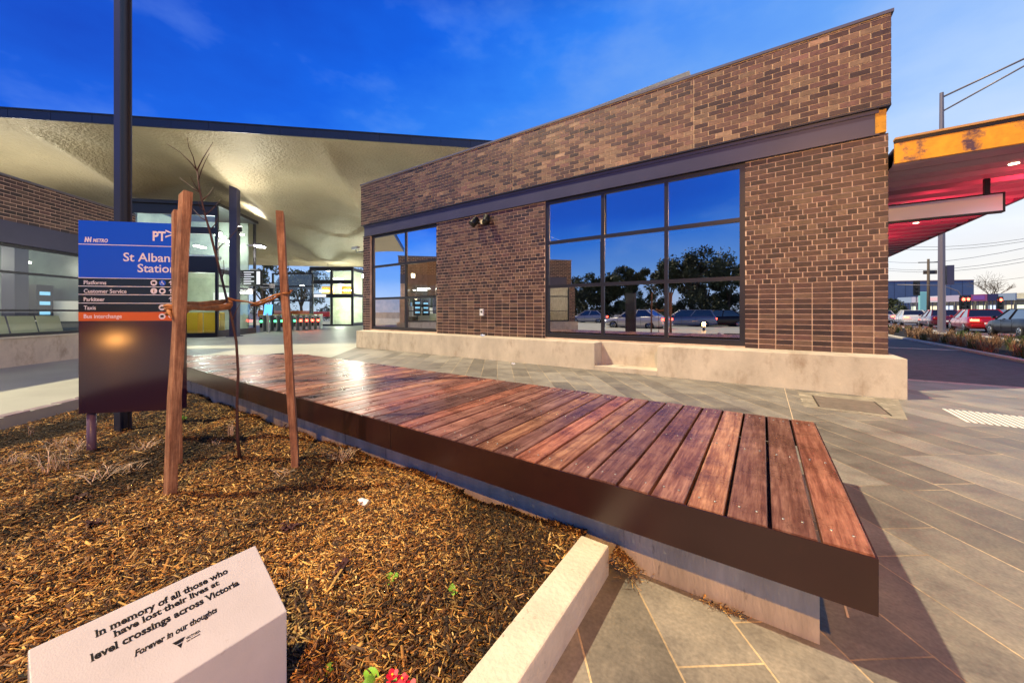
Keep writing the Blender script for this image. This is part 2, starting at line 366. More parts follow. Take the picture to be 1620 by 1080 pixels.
# chips: one mass nobody could count
def chips(name, NC, sampler, zfun, size, seed):
    rg = np.random.default_rng(seed)
    x, y = sampler(rg, NC); n = len(x); z = zfun(x, y)
    ln = rg.gamma(2.0, .0046, n)*size + .004; wd = rg.uniform(.0009, .0030, n)*size; th = rg.uniform(.0007, .0018, n)*size
    big = rg.random(n) < .025; ln[big] *= 1.9; wd[big] *= 2.3; mid = rg.random(n) < .12; wd[mid] *= 1.8
    yaw = rg.uniform(0, 2*np.pi, n); pit = rg.normal(0, .32, n)
    ax = np.stack([np.cos(yaw)*np.cos(pit), np.sin(yaw)*np.cos(pit), np.sin(pit)], 1)
    roll = rg.normal(0, .5, n)
    sd1 = np.stack([-np.sin(yaw), np.cos(yaw), np.zeros(n)], 1); up = np.cross(ax, sd1)
    sd = sd1*np.cos(roll)[:, None] + up*np.sin(roll)[:, None]; up = np.cross(ax, sd)
    c = np.stack([x, y, z + rg.uniform(.0, .018, n)], 1)
    tap = rg.uniform(.2, 1, n)
    V = np.empty((n, 8, 3))
    k = 0
    for l in (-1, 1):
        for s in (-1, 1):
            for u in (-1, 1):
                tt = np.where(l > 0, tap, 1.0)
                V[:, k] = c + ax*(l*ln)[:, None] + sd*(s*wd*tt)[:, None] + up*(u*th)[:, None]; k += 1
    F = np.array([(0, 1, 3, 2), (4, 6, 7, 5), (0, 4, 5, 1), (2, 3, 7, 6), (0, 2, 6, 4), (1, 5, 7, 3)])
    faces = (F[None] + (np.arange(n)*8)[:, None, None]).reshape(-1)
    me = bpy.data.meshes.new(name); me.vertices.add(n*8); me.vertices.foreach_set('co', V.ravel())
    nf = n*6; me.loops.add(nf*4); me.loops.foreach_set('vertex_index', faces)
    me.polygons.add(nf); me.polygons.foreach_set('loop_start', np.arange(nf)*4); me.polygons.foreach_set('loop_total', np.full(nf, 4))
    me.update(); me.validate()
    pal = np.array([lin(206, 164, 90)[:3], lin(170, 118, 58)[:3], lin(112, 74, 38)[:3], lin(72, 44, 26)[:3], lin(40, 26, 20)[:3], lin(226, 186, 120)[:3], lin(128, 100, 78)[:3]])
    pr = np.array([.17, .22, .2, .16, .12, .07, .06])
    # damp dark patches in the bed
    wv = np.sin(x*1.9+.7)*np.sin(y*2.7+x*.8) + .6*np.sin(x*4.3+y*3.1+2) + rg.normal(0, .35, n)
    wv = wv + .9*np.exp(-((x+1.25)**2+(y-.75)**2)/.09)*1.6
    wv = wv + 1.1*np.sin(x*1.15+2.2)*np.sin(y*1.7+x*.9+.6)
    wet = np.clip((wv-.25)*1.1, 0, 1)*.86
    ci = rg.choice(7, n, p=pr); colr = pal[ci]*(rg.uniform(.6, 1.3, n)[:, None])*(1-wet)[:, None]
    A = np.ones((nf*4, 4), dtype=np.float32); A[:, :3] = np.repeat(colr, 24, axis=0)
    ca = me.color_attributes.new('Col', 'FLOAT_COLOR', 'CORNER'); ca.data.foreach_set('color', A.ravel())
    me.materials.append(M['chip']); ob = bpy.data.objects.new(name, me); COL.objects.link(ob); return ob
def samp(rg, NC):
    xs, ys = [], []
    while sum(map(len, xs)) < NC:
        y = rg.uniform(-1.0, 1.68, 200000); x = rg.uniform(-8.5, -.715, 200000)
        d = np.hypot(x, y)+.2; keep = (x > bed_left(y)+.14) & (rg.random(200000) < np.clip((1.9/d)**1.7, 0, 1)) & ((-.569*x+.822*y) > .3)
        xs.append(x[keep]); ys.append(y[keep])
    return np.concatenate(xs)[:NC], np.concatenate(ys)[:NC]
o = chips('wood_chip_mulch', 170000, samp, mulch_z, 1.0, 3)
tag(o, 'orange brown wood chip mulch covering the garden bed', 'mulch', kind='stuff')

# ---------------- concrete planter kerb
o = MB().box(-.707, -.572, -6.2, 1.60, -.02, .131).build('concrete_kerb', M['conc2'], bevel=.008)
tag(o, 'pale concrete kerb between the mulch bed and the stone paving', 'kerb')
# small mulch spill at the kerb end
def spill_s(cx, cy, sx, sy):
    def f(rg, n): return cx + rg.normal(0, sx, n), cy + rg.normal(0, sy, n)
    return f
o = chips('mulch_spill', 700, lambda rg, n: (np.clip(-.56+np.abs(rg.normal(0, .05, n)), -.572, 0), 1.675-np.abs(rg.normal(0, .05, n))), lambda x, y: .02+0*x+np.clip(.06-.6*(x+.56), 0, .06), .5, 5)
tag(o, 'loose wood chips spilled where the kerb meets the bench base', 'mulch', kind='stuff')
o = chips('mulch_spill', 130, spill_s(-.13, 1.655, .045, .012), lambda x, y: .004+0*x, .4, 6)
tag(o, 'small clump of dark chips on the paving below the bench edge', 'mulch', kind='stuff')
# pitcher kerb stones on the left
pm = mat('bluestone_pitcher', lin(142, 126, 134), rough=.8, var=.3, vscale=8, bump=.5, bscale=30)
for k in range(19):
    t0 = -3.4 + k*.31
    p = Vector((-7.0, .1, 0)) + LL*t0
    if p.y > 1.35: break
    root = MB(); root.obox((0, 0, 0), LL*.268, -DD*.13, (0, 0, .17))
    o = root.build('kerb_stone', pm, bevel=.012); o.location = p + Vector((0, 0, -.165+.004*((k*7) % 3)))
    tag(o, 'rough bluestone kerb block edging the mulch beside the pale forecourt floor', 'kerb stone', 'kerb stones along the forecourt edge')

# ================================================================== TIMBER BENCH DECK
bx = thing('timber_platform_bench', 'long low platform bench of reddish timber boards with brown steel fascia', 'bench', (-3.5, 2.3, 0))
XR = .288; YF = 1.54; YB = 3.17; ZT = .44
b = MB(); x = XR - .006; k = 0
def left_end(y): return -9.85 + (y-.0)*1.0*(6.76+.0)/6.76 * 1.0 if False else (-6.76 - (3.07-y)*1.16)
pit = .1345; GAP = .0135
while True:
    x1 = x; x0 = x - (pit-GAP)
    ya, yb_ = YF+.005, YB+.004*math.sin(k*3.3)
    le0 = (x1 - (-6.76))/1.16 + 3.07   # y where the angled end cuts this board
    lim = min(yb_, le0) if x1 < -6.6 else yb_
    if lim <= ya + .05: break
    tone = random.uniform(.62, 1.2); r_ = random.random()
    if r_ < .12: cc = (1.5*tone, 1.45*tone, 1.15*tone)
    elif r_ < .36: cc = (tone*1.12, tone*.88, tone*.76)
    elif r_ < .5: cc = (tone*.72, tone*.74, tone*.82)
    else: cc = (tone, tone*.95, tone*.95)
    dz = random.uniform(-.0015, .0015)
    y2 = lim
    # board with slightly eased edges
    e = .003; z0, z1 = ZT-.03+dz, ZT+dz
    xs = [(x0, z0), (x1, z0), (x1, z1-e), (x1-e, z1), (x0+e, z1), (x0, z1-e)]
    ye = [y2 if lim == yb_ else y2-(xx-x1)*-.0 for xx, _ in xs]
    ye = [min(yb_, (xx+6.76)/1.16+3.07) if xx < -6.55 else yb_ for xx, _ in xs]
    v = [(xx, ya, zz_) for xx, zz_ in xs] + [(xx, yy, zz_) for (xx, zz_), yy in zip(xs, ye)]
    b.add(v, [(5, 4, 3, 2, 1, 0), (6, 7, 8, 9, 10, 11)] + [(i, (i+1) % 6, 6+(i+1) % 6, 6+i) for i in range(6)], col=cc)
    x -= pit; k += 1
b.build('deck_boards', M['deck'], bx, world=True)
XL = x
nb = MB()
for i in range(k):
    xc = XR-.006-i*pit-(pit-.011)/2
    for yy in (YF+.09, 2.35, YB-.1):
        if xc < -6.3: continue
        for s in (-1, 1):
            x_, y_ = xc+s*.03+random.uniform(-.004, .004), yy+random.uniform(-.012, .012)
            nb.tube([(x_, y_, ZT-.001), (x_, y_, ZT+.0028)], .0042, n=8)
nbo = nb.build('screws', M['metal'], bx, world=True); nbo['kind'] = 'stuff'
fm = mat('rust_brown_steel', lin(42, 20, 20), rough=.26, var=.2, vscale=3, spec=.7, stain=(7, lin(76, 46, 42), .64, .8))
b = MB(); b.box(XL-.0, XR, YF-.006, YF, .262, ZT-.004); b.box(XR-.0055, XR+.0005, YF, YB, .262, ZT-.005)
b.build('steel_fascia', fm, bx, world=True)
for sx0 in (-2.05, -4.4, -6.8):
    MB().box(sx0-.0015, sx0+.0015, YF-.0068, YF-.0055, .262, ZT-.004).build('seam', M['ink'], bx, world=True)
b = MB(); b.box(-6.6, XR-.006, YB, YB+.006, .262, ZT-.006)
p0 = Vector((-6.7, 3.16, .262)); p1 = Vector((XL, YF, .262)); b.obox(p0, p1-p0, (-.004, .005, 0), (0, 0, .174))
b.build('rear_fascia', fm, bx, world=True)
b = MB()
for i in range(0, 11): b.box(XR-.25-i*.75, XR-.2-i*.75, YF+.001, YB-.001, .35, .408)
b.build('joist', M['steel'], bx, world=True)
b = MB(); b.prism([(.166, 1.687), (.166, 3.03), (-6.55, 3.03), (-8.05, 1.687)], -.02, .30)
b.build('concrete_base', M['concb'], bx, world=True)

# ================================================================== BRICK BUILDING
BR = [lin(88, 62, 54), lin(74, 51, 46), lin(62, 42, 40), lin(98, 72, 60), lin(104, 80, 66), lin(54, 38, 37), lin(82, 55, 51)]
def brick_panel(b, o, ax, up, nrm, L_, z0, z1, mode, bm=.24, ch=.086, holes=(), light=0, top=None, phase=0.0):
    """bricks as real geometry. o at z=0; ax unit, nrm outward; holes in (x0,x1,z0,z1)"""
    o, ax, up, nrm = map(Vector, (o, ax, up, nrm)); z = z0; row = 0
    while z < z1 - .01:
        ze = min(z+ch-.014, z1)
        md = mode(z, row); w_ = bm if md != 'H' else bm/2
        off = {'S': 0, 'R': (row % 2)*bm/2, 'E': 0, 'H': bm/4}[md] if md in 'SREH' else 0
        if md == 'E': off = bm/2*(row//2 % 2)
        x = -off - phase
        while x < L_:
            xa, xb = max(x+.007, 0), min(x+w_-.007, L_)
            cuts = [(xa, xb)]
            for (h0, h1, g0, g1) in holes:
                if ze > g0 + .002 and z < g1 - .002:
                    nc = []
                    for (a_, b_) in cuts:
                        if b_ <= h0 or a_ >= h1: nc.append((a_, b_))
                        else:
                            if a_ < h0: nc.append((a_, h0))
                            if b_ > h1: nc.append((h1, b_))
                    cuts = nc
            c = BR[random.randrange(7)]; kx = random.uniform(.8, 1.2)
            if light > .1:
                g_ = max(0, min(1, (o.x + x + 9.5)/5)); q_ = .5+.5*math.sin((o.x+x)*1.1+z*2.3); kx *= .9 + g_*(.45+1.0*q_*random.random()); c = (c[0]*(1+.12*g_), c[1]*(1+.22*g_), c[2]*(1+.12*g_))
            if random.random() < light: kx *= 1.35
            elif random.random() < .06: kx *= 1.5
            for (a_, b_) in cuts:
                if b_ - a_ < .012: continue
                z1a = z1b = ze
                if top: z1a, z1b = min(ze, top(a_)), min(ze, top(b_))
                if min(z1a, z1b) - z < .006: continue
                ow = .006
                v = [o+ax*a_+up*z+nrm*ow, o+ax*b_+up*z+nrm*ow, o+ax*b_+up*z1b+nrm*ow, o+ax*a_+up*z1a+nrm*ow,
                     o+ax*a_+up*z, o+ax*b_+up*z, o+ax*b_+up*z1b, o+ax*a_+up*z1a]
                b.add(v, [(0, 1, 2, 3), (4, 0, 3, 7), (1, 5, 6, 2), (3, 2, 6, 7), (4, 5, 1, 0)], mi=0, col=(c[0]*kx, c[1]*kx, c[2]*kx))
            x += w_
        z += ch; row += 1
Yw = 7.62; XW0, XW1 = -11.72, 1.528
bd = thing('brick_building', 'single storey brown brick building with raised brick parapet and large dark windows', 'building', (-5, 8.5, 0))
W1 = (-4.31, -.26); W2 = (-11.32, -8.0); ZS = .575
# shell of walls (mortar coloured) with openings
def wallgrid(b, xs, zs, hole, y0, y1, mi=0):
    for i in range(len(xs)-1):
        for j in range(len(zs)-1):
            xm, zm = (xs[i]+xs[i+1])/2, (zs[j]+zs[j+1])/2
            if any(h[0] < xm < h[1] and h[2] < zm < h[3] for h in hole): continue
            b.box(xs[i], xs[i+1], y0, y1, zs[j], zs[j+1], mi=mi)
ZB = 3.84
b = MB()
# single solid pieces: pier, middle wall, right wall
for (xa, xb) in ((XW0, W2[0]), (W2[1], W1[0]), (W1[1], XW1)):
    b.box(xa, xb, Yw, Yw+.24, 0, ZB-.002, mi=1)
b.box(W2[0], W2[1], Yw+.01, Yw+.23, 0, ZS-.003, mi=1); b.box(W1[0], W1[1], Yw+.01, Yw+.23, 0, ZS-.003, mi=1)
def mode_main(z, row):
    if z < 1.655: return 'S'
    if z < 2.95: return 'H' if row % 2 == 1 else 'E'
    return 'R'
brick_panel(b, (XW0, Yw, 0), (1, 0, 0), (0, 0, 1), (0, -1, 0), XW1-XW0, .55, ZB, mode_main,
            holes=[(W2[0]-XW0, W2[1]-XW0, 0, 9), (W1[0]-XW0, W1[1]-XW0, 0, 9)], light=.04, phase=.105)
b.build('brick_wall', [M['brick'], M['mortar']], bd, world=True)
b = MB(); b.box(XW1-.24, XW1-.001, Yw+.2401, 20, 0, ZB-.002, mi=1)
brick_panel(b, (XW1-.001, Yw, 0), (0, 1, 0), (0, 0, 1), (1, 0, 0), 12.3, .03, ZB, lambda z, r: 'R' if z > 1.655 else 'S', phase=.0)
b.box(XW0, XW1-.25, 19.8, 20, 0, ZB, mi=1); b.box(XW0+.002, XW0+.24, Yw+.2402, 19.79, 0, ZB-.003, mi=1)
brick_panel(b, (XW0, 20, 0), (0, -1, 0), (0, 0, 1), (-1, 0, 0), 12.3, .03, ZB, mode_main)
b.build('side_wall', [M['brick'], M['mortar']], bd, world=True)
# steel beam, recessed
b = MB(); b.box(XW0+.08, XW1-.14, Yw-.012, Yw+.2, ZB, 4.245); b.box(XW0+.06, XW1-.10, Yw-.055, Yw-.012, 3.83, 3.845)
b.box(XW0+.06, XW1-.1, Yw-.03, Yw-.012, 4.16, 4.245)
b.build('steel_beam', M['steel'], bd, world=True)
gm = mat('ochre_steel', lin(206, 148, 40), rough=.45, metal=.2, var=.3, vscale=14, stain=(9, lin(120, 60, 40), .58, .7))
b = MB(); b.box(XW1-.139, XW1-.02, Yw-.02, Yw+.2, ZB+.02, 4.20); b.build('beam_end_plate', gm, bd, world=True)
b = MB(); b.box(XW1-.35, XW1-.145, Yw+.21, 19.5, ZB+.002, 4.25); b.build('side_beam', M['steel'], bd, world=True); b = MB(); b.box(XW0+.1, XW0+.3, Yw+.21, 19.5, ZB+.002, 4.25); b.build('side_beam', M['steel'], bd, world=True)
# parapet
YP = 7.56; XP0, XP1 = XW0-.04, 1.545
def ptop(xx): return 5.655 - .075*(xx)/(XP1-XP0)
b = MB()
v = [(XP0, YP, 4.25), (XP1, YP, 4.25), (XP1, YP, ptop(XP1-XP0)), (XP0, YP, ptop(0)), (XP0, YP+.24, 4.25), (XP1, YP+.24, 4.25), (XP1, YP+.24, ptop(13)), (XP0, YP+.24, ptop(0))]
b.add(v, [(0, 1, 2, 3), (5, 4, 7, 6), (0, 4, 5, 1), (3, 2, 6, 7), (0, 3, 7, 4), (1, 5, 6, 2)], mi=1)
b.box(XP1-.24, XP1-.0, YP+.241, 20, 4.25, 5.55, mi=1); b.box(XP0, XP0+.24, YP+.241, 20, 4.25, 5.62, mi=1)
P = XP1-XP0; j1 = P-2.62; j2 = P-6.75
for (pa, pb) in ((0, j2-.006), (j2+.006, j1-.006), (j1+.006, P)):
    brick_panel(b, (XP0+pa, YP, 0), (1, 0, 0), (0, 0, 1), (0, -1, 0), pb-pa, 4.26, 5.7, lambda z, r: 'R', light=.17, top=lambda q, pa=pa: ptop(q+pa)-.02)
brick_panel(b, (XP1, YP, 0), (0, 1, 0), (0, 0, 1), (1, 0, 0), 12.4, 4.26, 5.54, lambda z, r: 'R')
brick_panel(b, (XP0, 20, 0), (0, -1, 0), (0, 0, 1), (-1, 0, 0), 12.4, 4.26, 5.6, lambda z, r: 'R')
b.build('parapet', [M['brick'], M['mortar2']], bd, world=True)
b = MB(); b.box(XP0-.005, XP1+.005, YP-.012, YP+.25, 4.22, 4.249); b.build('shelf_angle', M['frame'], bd, world=True)
b = MB()
v = [(XP0-.03, YP-.03, ptop(0)-.005), (XP1+.03, YP-.03, ptop(13.2)-.005), (XP1+.03, YP+.27, ptop(13.2)-.005), (XP0-.03, YP+.27, ptop(0)-.005)]
b.add(v + [(x_, y_, z_+.045) for x_, y_, z_ in v], [(3, 2, 1, 0), (4, 5, 6, 7), (0, 1, 5, 4), (1, 2, 6, 5), (2, 3, 7, 6), (3, 0, 4, 7)])
b.build('coping', M['coping'], bd, world=True)
b = MB(); b.add([(-8.6, 7.9, 5.66), (-1.2, 7.9, 5.95), (-1.2, 12, 6.2), (-8.6, 12, 5.7)], [(0, 1, 2, 3)]); b.box(XW0+.3, XW1-.3, Yw+.3, 19.7, 4.3, 4.36)
b.build('roof', mat('white_roof_sheet', lin(235, 232, 228), rough=.5), bd, world=True)
# plinth with a notch
b = MB(); PX0, PX1, PY = -11.23, 1.6, 7.04; N0, N1 = -2.825, -1.61
b.box(PX0, N0, PY, Yw-.002, -.02, .546); b.box(N1, PX1, PY, Yw-.002, -.02, .546); b.box(N0+.0005, N1-.0005, 7.44, Yw-.002, -.02, .545)
b.box(N0+.001, N1-.001, PY, 7.4395, -.02, .09); b.box(XW1+.012, PX1, Yw-.0015, 19.9, -.02, .546)
b.build('plinth', M['conc'], bd, world=True, bevel=.006)
# windows
def window(par, xs, zs, ytop, y, wname='window', fr=.085, lab=None, gl='glass', depth=.09):
    b = MB(); x0, x1, z0 = xs[0], xs[-1], zs[0]
    b.box(x0, x0+fr, y, y+depth, z0, ytop); b.box(x1-fr, x1, y, y+depth, z0, ytop)
    b.box(x0+fr, x1-fr, y, y+depth, z0, z0+fr*1.2); b.box(x0+fr, x1-fr, y, y+depth, ytop-fr, ytop)
    for i, xm in enumerate(xs[1:-1]): b.box(xm-.034, xm+.034, y+.004, y+depth-.01, z0+fr*1.2, ytop-fr)
    ed = [x0+fr] + [q for xm in xs[1:-1] for q in (xm-.034, xm+.034)] + [x1-fr]
    for zm in zs[1:]:
        for i in range(0, len(ed), 2): b.box(ed[i], ed[i+1], y+.002, y+depth-.012, zm-.036, zm+.036)
    o = b.build(wname, M['frame'], par, world=True, label=lab)
    g = MB(); zz_ = [z0+fr] + list(zs[1:]) + [ytop-fr]; xx_ = [x0+fr] + list(xs[1:-1]) + [x1-fr]
    for i in range(len(xx_)-1):
        for j in range(len(zz_)-1):
            q = random.uniform(-.004, .004)
            g.quad((xx_[i], y+.04+q, zz_[j]), (xx_[i+1], y+.04-q, zz_[j]), (xx_[i+1], y+.04-q, zz_[j+1]), (xx_[i], y+.04+q, zz_[j+1]))
    gl_o = g.build('pane', M[gl], o, world=False); gl_o.matrix_parent_inverse = Matrix.Identity(4)
    me = gl_o.data; inv = par.matrix_basis.inverted()
    for vv in me.vertices: vv.co = inv @ vv.co
    return o
window(bd, [W1[0]+.0, -2.886, -1.58, W1[1]], [ZS, 1.785, 2.83], ZB, Yw+.02, lab='large nine pane window')
window(bd, [W2[0]+.02, -9.506, W2[1]], [ZS, 1.64, 2.75], ZB, Yw+.06, lab='narrower window at the station end', gl='glass2')
# interior room
b = MB(); b.box(XW0+.3, XW1-.3, 8.0, 13.6, .02, .05); b.box(XW0+.3, XW1-.3, 13.5, 13.6, .05, 3.9); b.box(-6.5, -6.4, 7.9, 13.5, .05, 3.9)
b.build('interior_wall', M['int_dark'], bd, world=True)
b = MB(); b.box(XW0+.3, XW1-.3, 7.9, 13.6, 3.95, 4.0); b.build('interior_ceiling', mat('cream_ceiling', lin(190, 180, 150), rough=.8), bd, world=True)
b = MB(); b.box(-10.6, -9.8, 9.6, 13.4, .06, 3.2); b.build('timber_lining', M['int_warm'], bd, world=True)
b = MB(); b.box(-9.6, -7.2, 10.6, 11.2, .06, 1.05); b.box(-9.65, -7.15, 10.5, 11.25, 1.05, 1.1); b.build('service_counter', M['white'], bd, world=True)
b = MB(); b.box(-9.4, -8.5, 13.35, 13.4, 1.6, 2.1); b.box(-8.1, -7.2, 13.35, 13.4, 1.3, 2.0); b.build('menu_board', glow('menu_glow', (.9, .95, 1, 1), 1.6), bd, world=True)
for i, (x_, y_) in enumerate(((-10.7, 9.0), (-9.4, 9.4), (-8.3, 10.2), (-9.0, 12), (-7.6, 12.4))):
    b = MB(); b.tube([(x_, y_, 2.45), (x_, y_, 2.6)], .07, n=12); b.build('pendant_lamp', M['lamp_warm'], bd, world=True)
def plight(loc, e, col=(1, .85, .6), r=.15, name='lamp_light'):
    d = bpy.data.lights.new(name, 'POINT'); d.energy = e; d.color = col; d.shadow_soft_size = r
    o = bpy.data.objects.new(name, d); COL.objects.link(o); o.location = loc; return o
plight((-9, 10.2, 2.3), 160, (1, .72, .4)); plight((-8.2, 12.2, 2.3), 160, (1, .75, .45))
# things on the wall
xs_, zs_ = on_wall(765, 352, Yw)
fl = thing('twin_floodlight', 'pair of black cylindrical floodlights on a cream box high on the brick wall', 'floodlight', (xs_, Yw-.01, zs_))
MB().box(-.05, .05, -.07, 0, -.05, .05).build('junction_box', mat('cream_plastic', lin(220, 206, 168), rough=.5), fl, bevel=.006)
for s, tl in ((-1, .12), (1, -.05)):
    b = MB(); b.tube([(s*.05, -.04, 0), (s*.13, -.07, .02)], .012); b.build('arm', M['metal'], fl)
    c = Vector((s*.2, -.12, .03)); d_ = Vector((s*.35, -.55, -.75)).normalized()
    b = MB(); b.tube([c - d_*.12, c - d_*.1, c + d_*.07, c+d_*.13], [.06, .09, .094, .104], n=16); b.build('lamp_head', M['ink'], fl)
xs_, zs_ = on_wall(764, 494, Yw)
b = MB(); b.box(-.055, .055, -.06, 0, -.09, .09); b.box(-.02, .03, -.075, -.06, .0, .04, mi=1)
o = b.build('wall_outlet', [M['white'], M['ink']], bevel=.004); o.location = (xs_, Yw-.01, zs_); tag(o, 'small white outlet box low on the brick wall between the two windows', 'outlet')
def crumple(name, m, loc, s, label, cat, seed=1):
    rg = random.Random(seed); bm = bmesh.new(); bmesh.ops.create_icosphere(bm, subdivisions=2, radius=1)
    me = bpy.data.meshes.new(name)
    for v in bm.verts:
        k = rg.uniform(.6, 1.25); v.co = Vector((v.co.x*s*k, v.co.y*s*.7*k, max(v.co.z, -.35)*s*.5*k))
    bm.to_mesh(me); bm.free(); me.materials.append(m); o = bpy.data.objects.new(name, me); COL.objects.link(o); o.location = loc
    return tag(o, label, cat)
x_, z_ = on_wall(766, 527, Yw-.2)
crumple('crumpled_wrapper', mat('blue_white_wrapper', lin(150, 170, 225), rough=.4, stain=(30, lin(230, 230, 235), .45, .55)), (x_, 7.36, .565), .07, 'crumpled blue and white wrapper left on the concrete ledge', 'wrapper', 3)
p = at(812, 576, 0); crumple('paper_scrap', M['white'], (p.x, p.y, .012), .05, 'white paper scrap on the paving by the ledge', 'litter', 5)

# ================================================================== PAVING ITEMS
mh = thing('inspection_cover', 'grey stone inset inspection cover in a pale concrete surround near the ledge corner', 'cover', (.9, 6.25, 0))
b = MB(); b.prism([(.42, 5.80), (1.30, 5.72), (1.50, 6.98), (.42, 6.80)], -.02, .004)
b.build('surround', mat('surround_concrete', lin(150, 140, 124), rough=.85, var=.4, vscale=6, bump=.3, stain=(5, lin(196, 182, 160), .55, .66)), mh, world=True)
b = MB(); b.box(.58, 1.19, 5.88, 6.60, 0, .008); b.build('lid', mat('lid_stone', lin(120, 108, 98), rough=.6, var=.3, vscale=9), mh, world=True)
b = MB(); b.box(.565, .58, 5.9, 6.62, 0, .010); b.build('metal_edge', M['ink'], mh, world=True); b = MB(); b.box(1.19, 1.205, 5.84, 6.6, 0, .010); b.build('metal_edge', M['ink'], mh, world=True)
tp = MB()
for i in range(26): tp.box(1.80+i*.052, 1.80+i*.052+.027, 5.99, 6.64, -.002, .006)
o = tp.build('tactile_paving_strip', mat('white_tactile', lin(236, 232, 226), rough=.5), bevel=.002)
tag(o, 'strip of raised white tactile bars set in the grey paving', 'tactile paving')

# ================================================================== STAKES, SAPLING, TIES
def stake(base, top, w_, label, twist):
    r_ = thing('timber_stake', label, 'stake', base, 0, 'timber stakes round the sapling')
    d = Vector(top) - Vector(base); b = MB(); n = 9
    ring = []
    ca, sa = math.cos(twist), math.sin(twist)
    for i in range(n+1):
        c = d*i/n; rr = w_/2*(1+.03*math.sin(i*2.1+twist*5)); off = Vector((.0016*math.sin(i*1.7+twist), .0016*math.cos(i*1.3), 0))
        ring += [c + off + Vector((ca*sx*rr - sa*sy*rr, sa*sx*rr + ca*sy*rr, (-.05 if i == 0 else 0) + (.012*sx if i == n else 0))) for sx, sy in ((-1, -1), (1, -1), (1, 1), (-1, 1))]
    fs = [(i*4+j, i*4+(j+1) % 4, i*4+4+(j+1) % 4, i*4+4+j) for i in range(n) for j in range(4)] + [(3, 2, 1, 0), (n*4, n*4+1, n*4+2, n*4+3)]
    b.add(ring, fs); b.build('post', M['stake'], r_, bevel=.003); return r_
s1b = at(268, 785, .09); s1b.z = .08
def ptz(u, v, d): a = (u-810)/574; return Vector((d*(-S_+C_*a), d*(C_+S_*a), CH-(v-493)*d/574))
s1t = ptz(294, 306, 2.16); s2b = at(468, 738, .09); s2t = ptz(443, 337, 2.56); s3b = at(281, 733, .08); s3t = ptz(279, 335, 2.62)
stake(s1b, s1t, .048, 'nearest rough timber stake leaning in front of the blue sign', R(15))
stake(s2b, s2t, .046, 'rough timber stake standing alone between the sapling and the timber deck', R(-35))
stake(s3b, s3t, .044, 'timber stake mostly hidden behind the nearest stake', R(5))
sap = thing('sapling', 'thin leafless reddish brown sapling tied between three timber stakes', 'tree', at(380, 727, .09))
tb = mat('sapling_bark', lin(70, 42, 38), rough=.7, var=.3, vscale=30)
def L2(pts): return [ptz(u, v, d) - sap.location for u, v, d in pts]
D0 = 2.66
b = MB(); b.tube(L2([(380, 730, D0), (376, 690, D0), (375, 640, D0), (377, 590, D0), (374, 540, D0), (366, 500, D0), (358, 470, D0), (346, 420, D0), (333, 370, D0), (322, 330, D0), (316, 300, D0), (312, 270, D0)]),
            [.012, .0105, .0095, .009, .0088, .0085, .008, .0085, .0075, .0065, .0055, .0045], n=8)
b.build('trunk', tb, sap)
rg = random.Random(3)
for pts in ([(312, 270), (300, 255), (285, 241), (264, 228)], [(312, 270), (305, 248), (299, 232), (297, 217)], [(312, 270), (320, 252), (328, 240), (337, 225)], [(314, 285), (318, 270), (325, 255), (331, 243)],
            [(316, 304), (305, 298), (293, 288), (285, 281)], [(314, 302), (308, 292), (301, 279)], [(321, 316), (330, 308), (338, 296)], [(326, 340), (338, 328), (349, 315)], [(325, 335), (318, 330), (312, 318)],
            [(334, 362), (341, 355), (344, 346)], [(343, 396), (352, 386), (362, 378), (380, 356)], [(328, 350), (318, 345), (305, 331)], [(352, 440), (354, 428), (353, 412)], [(369, 505), (374, 490), (382, 478)]):
    dd = rg.uniform(-.15, .15); n = len(pts)
    b = MB(); b.tube(L2([(u+rg.uniform(-1, 1), v, D0 + dd*i/n) for i, (u, v) in enumerate(pts)]), [.0042-.0028*i/(n-1) for i in range(n)], n=6); b.build('twig', tb, sap)
hm = mat('hessian_strap', lin(170, 112, 66), rough=.9, var=.4, vscale=25, bump=.5, bscale=200)
def strap(u0v0, label, hw, tw=0):
    pts = [ptz(*p) for p in u0v0]; o0 = pts[0]; b = MB(); n = len(pts); vs = []
    for i, p in enumerate(pts):
        t = (pts[min(i+1, n-1)]-pts[max(i-1, 0)]).normalized(); s = t.cross(Vector((0, 0, 1))).normalized()
        a = tw*i/n + .1*math.sin(i*1.9); up = Vector((0, 0, 1))*math.cos(a) + s*math.sin(a); hw_ = hw*(.75+.25*math.cos(i*1.7))
        s2 = up.cross(t).normalized()*.0035
        vs += [p-o0+up*hw_+s2, p-o0-up*hw_+s2, p-o0-up*hw_-s2, p-o0+up*hw_-s2]
    fs = [(i*4+j, i*4+(j+1) % 4, i*4+4+(j+1) % 4, i*4+4+j) for i in range(n-1) for j in range(4)] + [(3, 2, 1, 0), ((n-1)*4, (n-1)*4+1, (n-1)*4+2, (n-1)*4+3)]
    b.add(vs, fs, smooth=True); o = b.build('tree_tie', hm); o.location = o0
    return tag(o, label, 'tree tie', 'hessian ties holding the sapling')
strap([(288, 489, 2.20), (303, 486, 2.3), (322, 488, 2.42), (345, 487, 2.55), (364, 484, 2.64), (368, 480, 2.68), (358, 476, 2.70), (340, 480, 2.6), (318, 482, 2.45), (300, 480, 2.3), (288, 482, 2.24)], 'flat brown hessian tie looped from the nearest stake to the sapling', .024)
strap([(358, 471, 2.68), (372, 475, 2.68), (390, 477, 2.66), (403, 480, 2.65), (418, 474, 2.63), (434, 467, 2.6), (449, 464, 2.53), (459, 463, 2.52), (461, 459, 2.58), (448, 462, 2.64), (436, 471, 2.66), (412, 481, 2.68), (397, 483, 2.68)], 'twisted brown hessian tie between the sapling and the right hand stake', .011, 7)
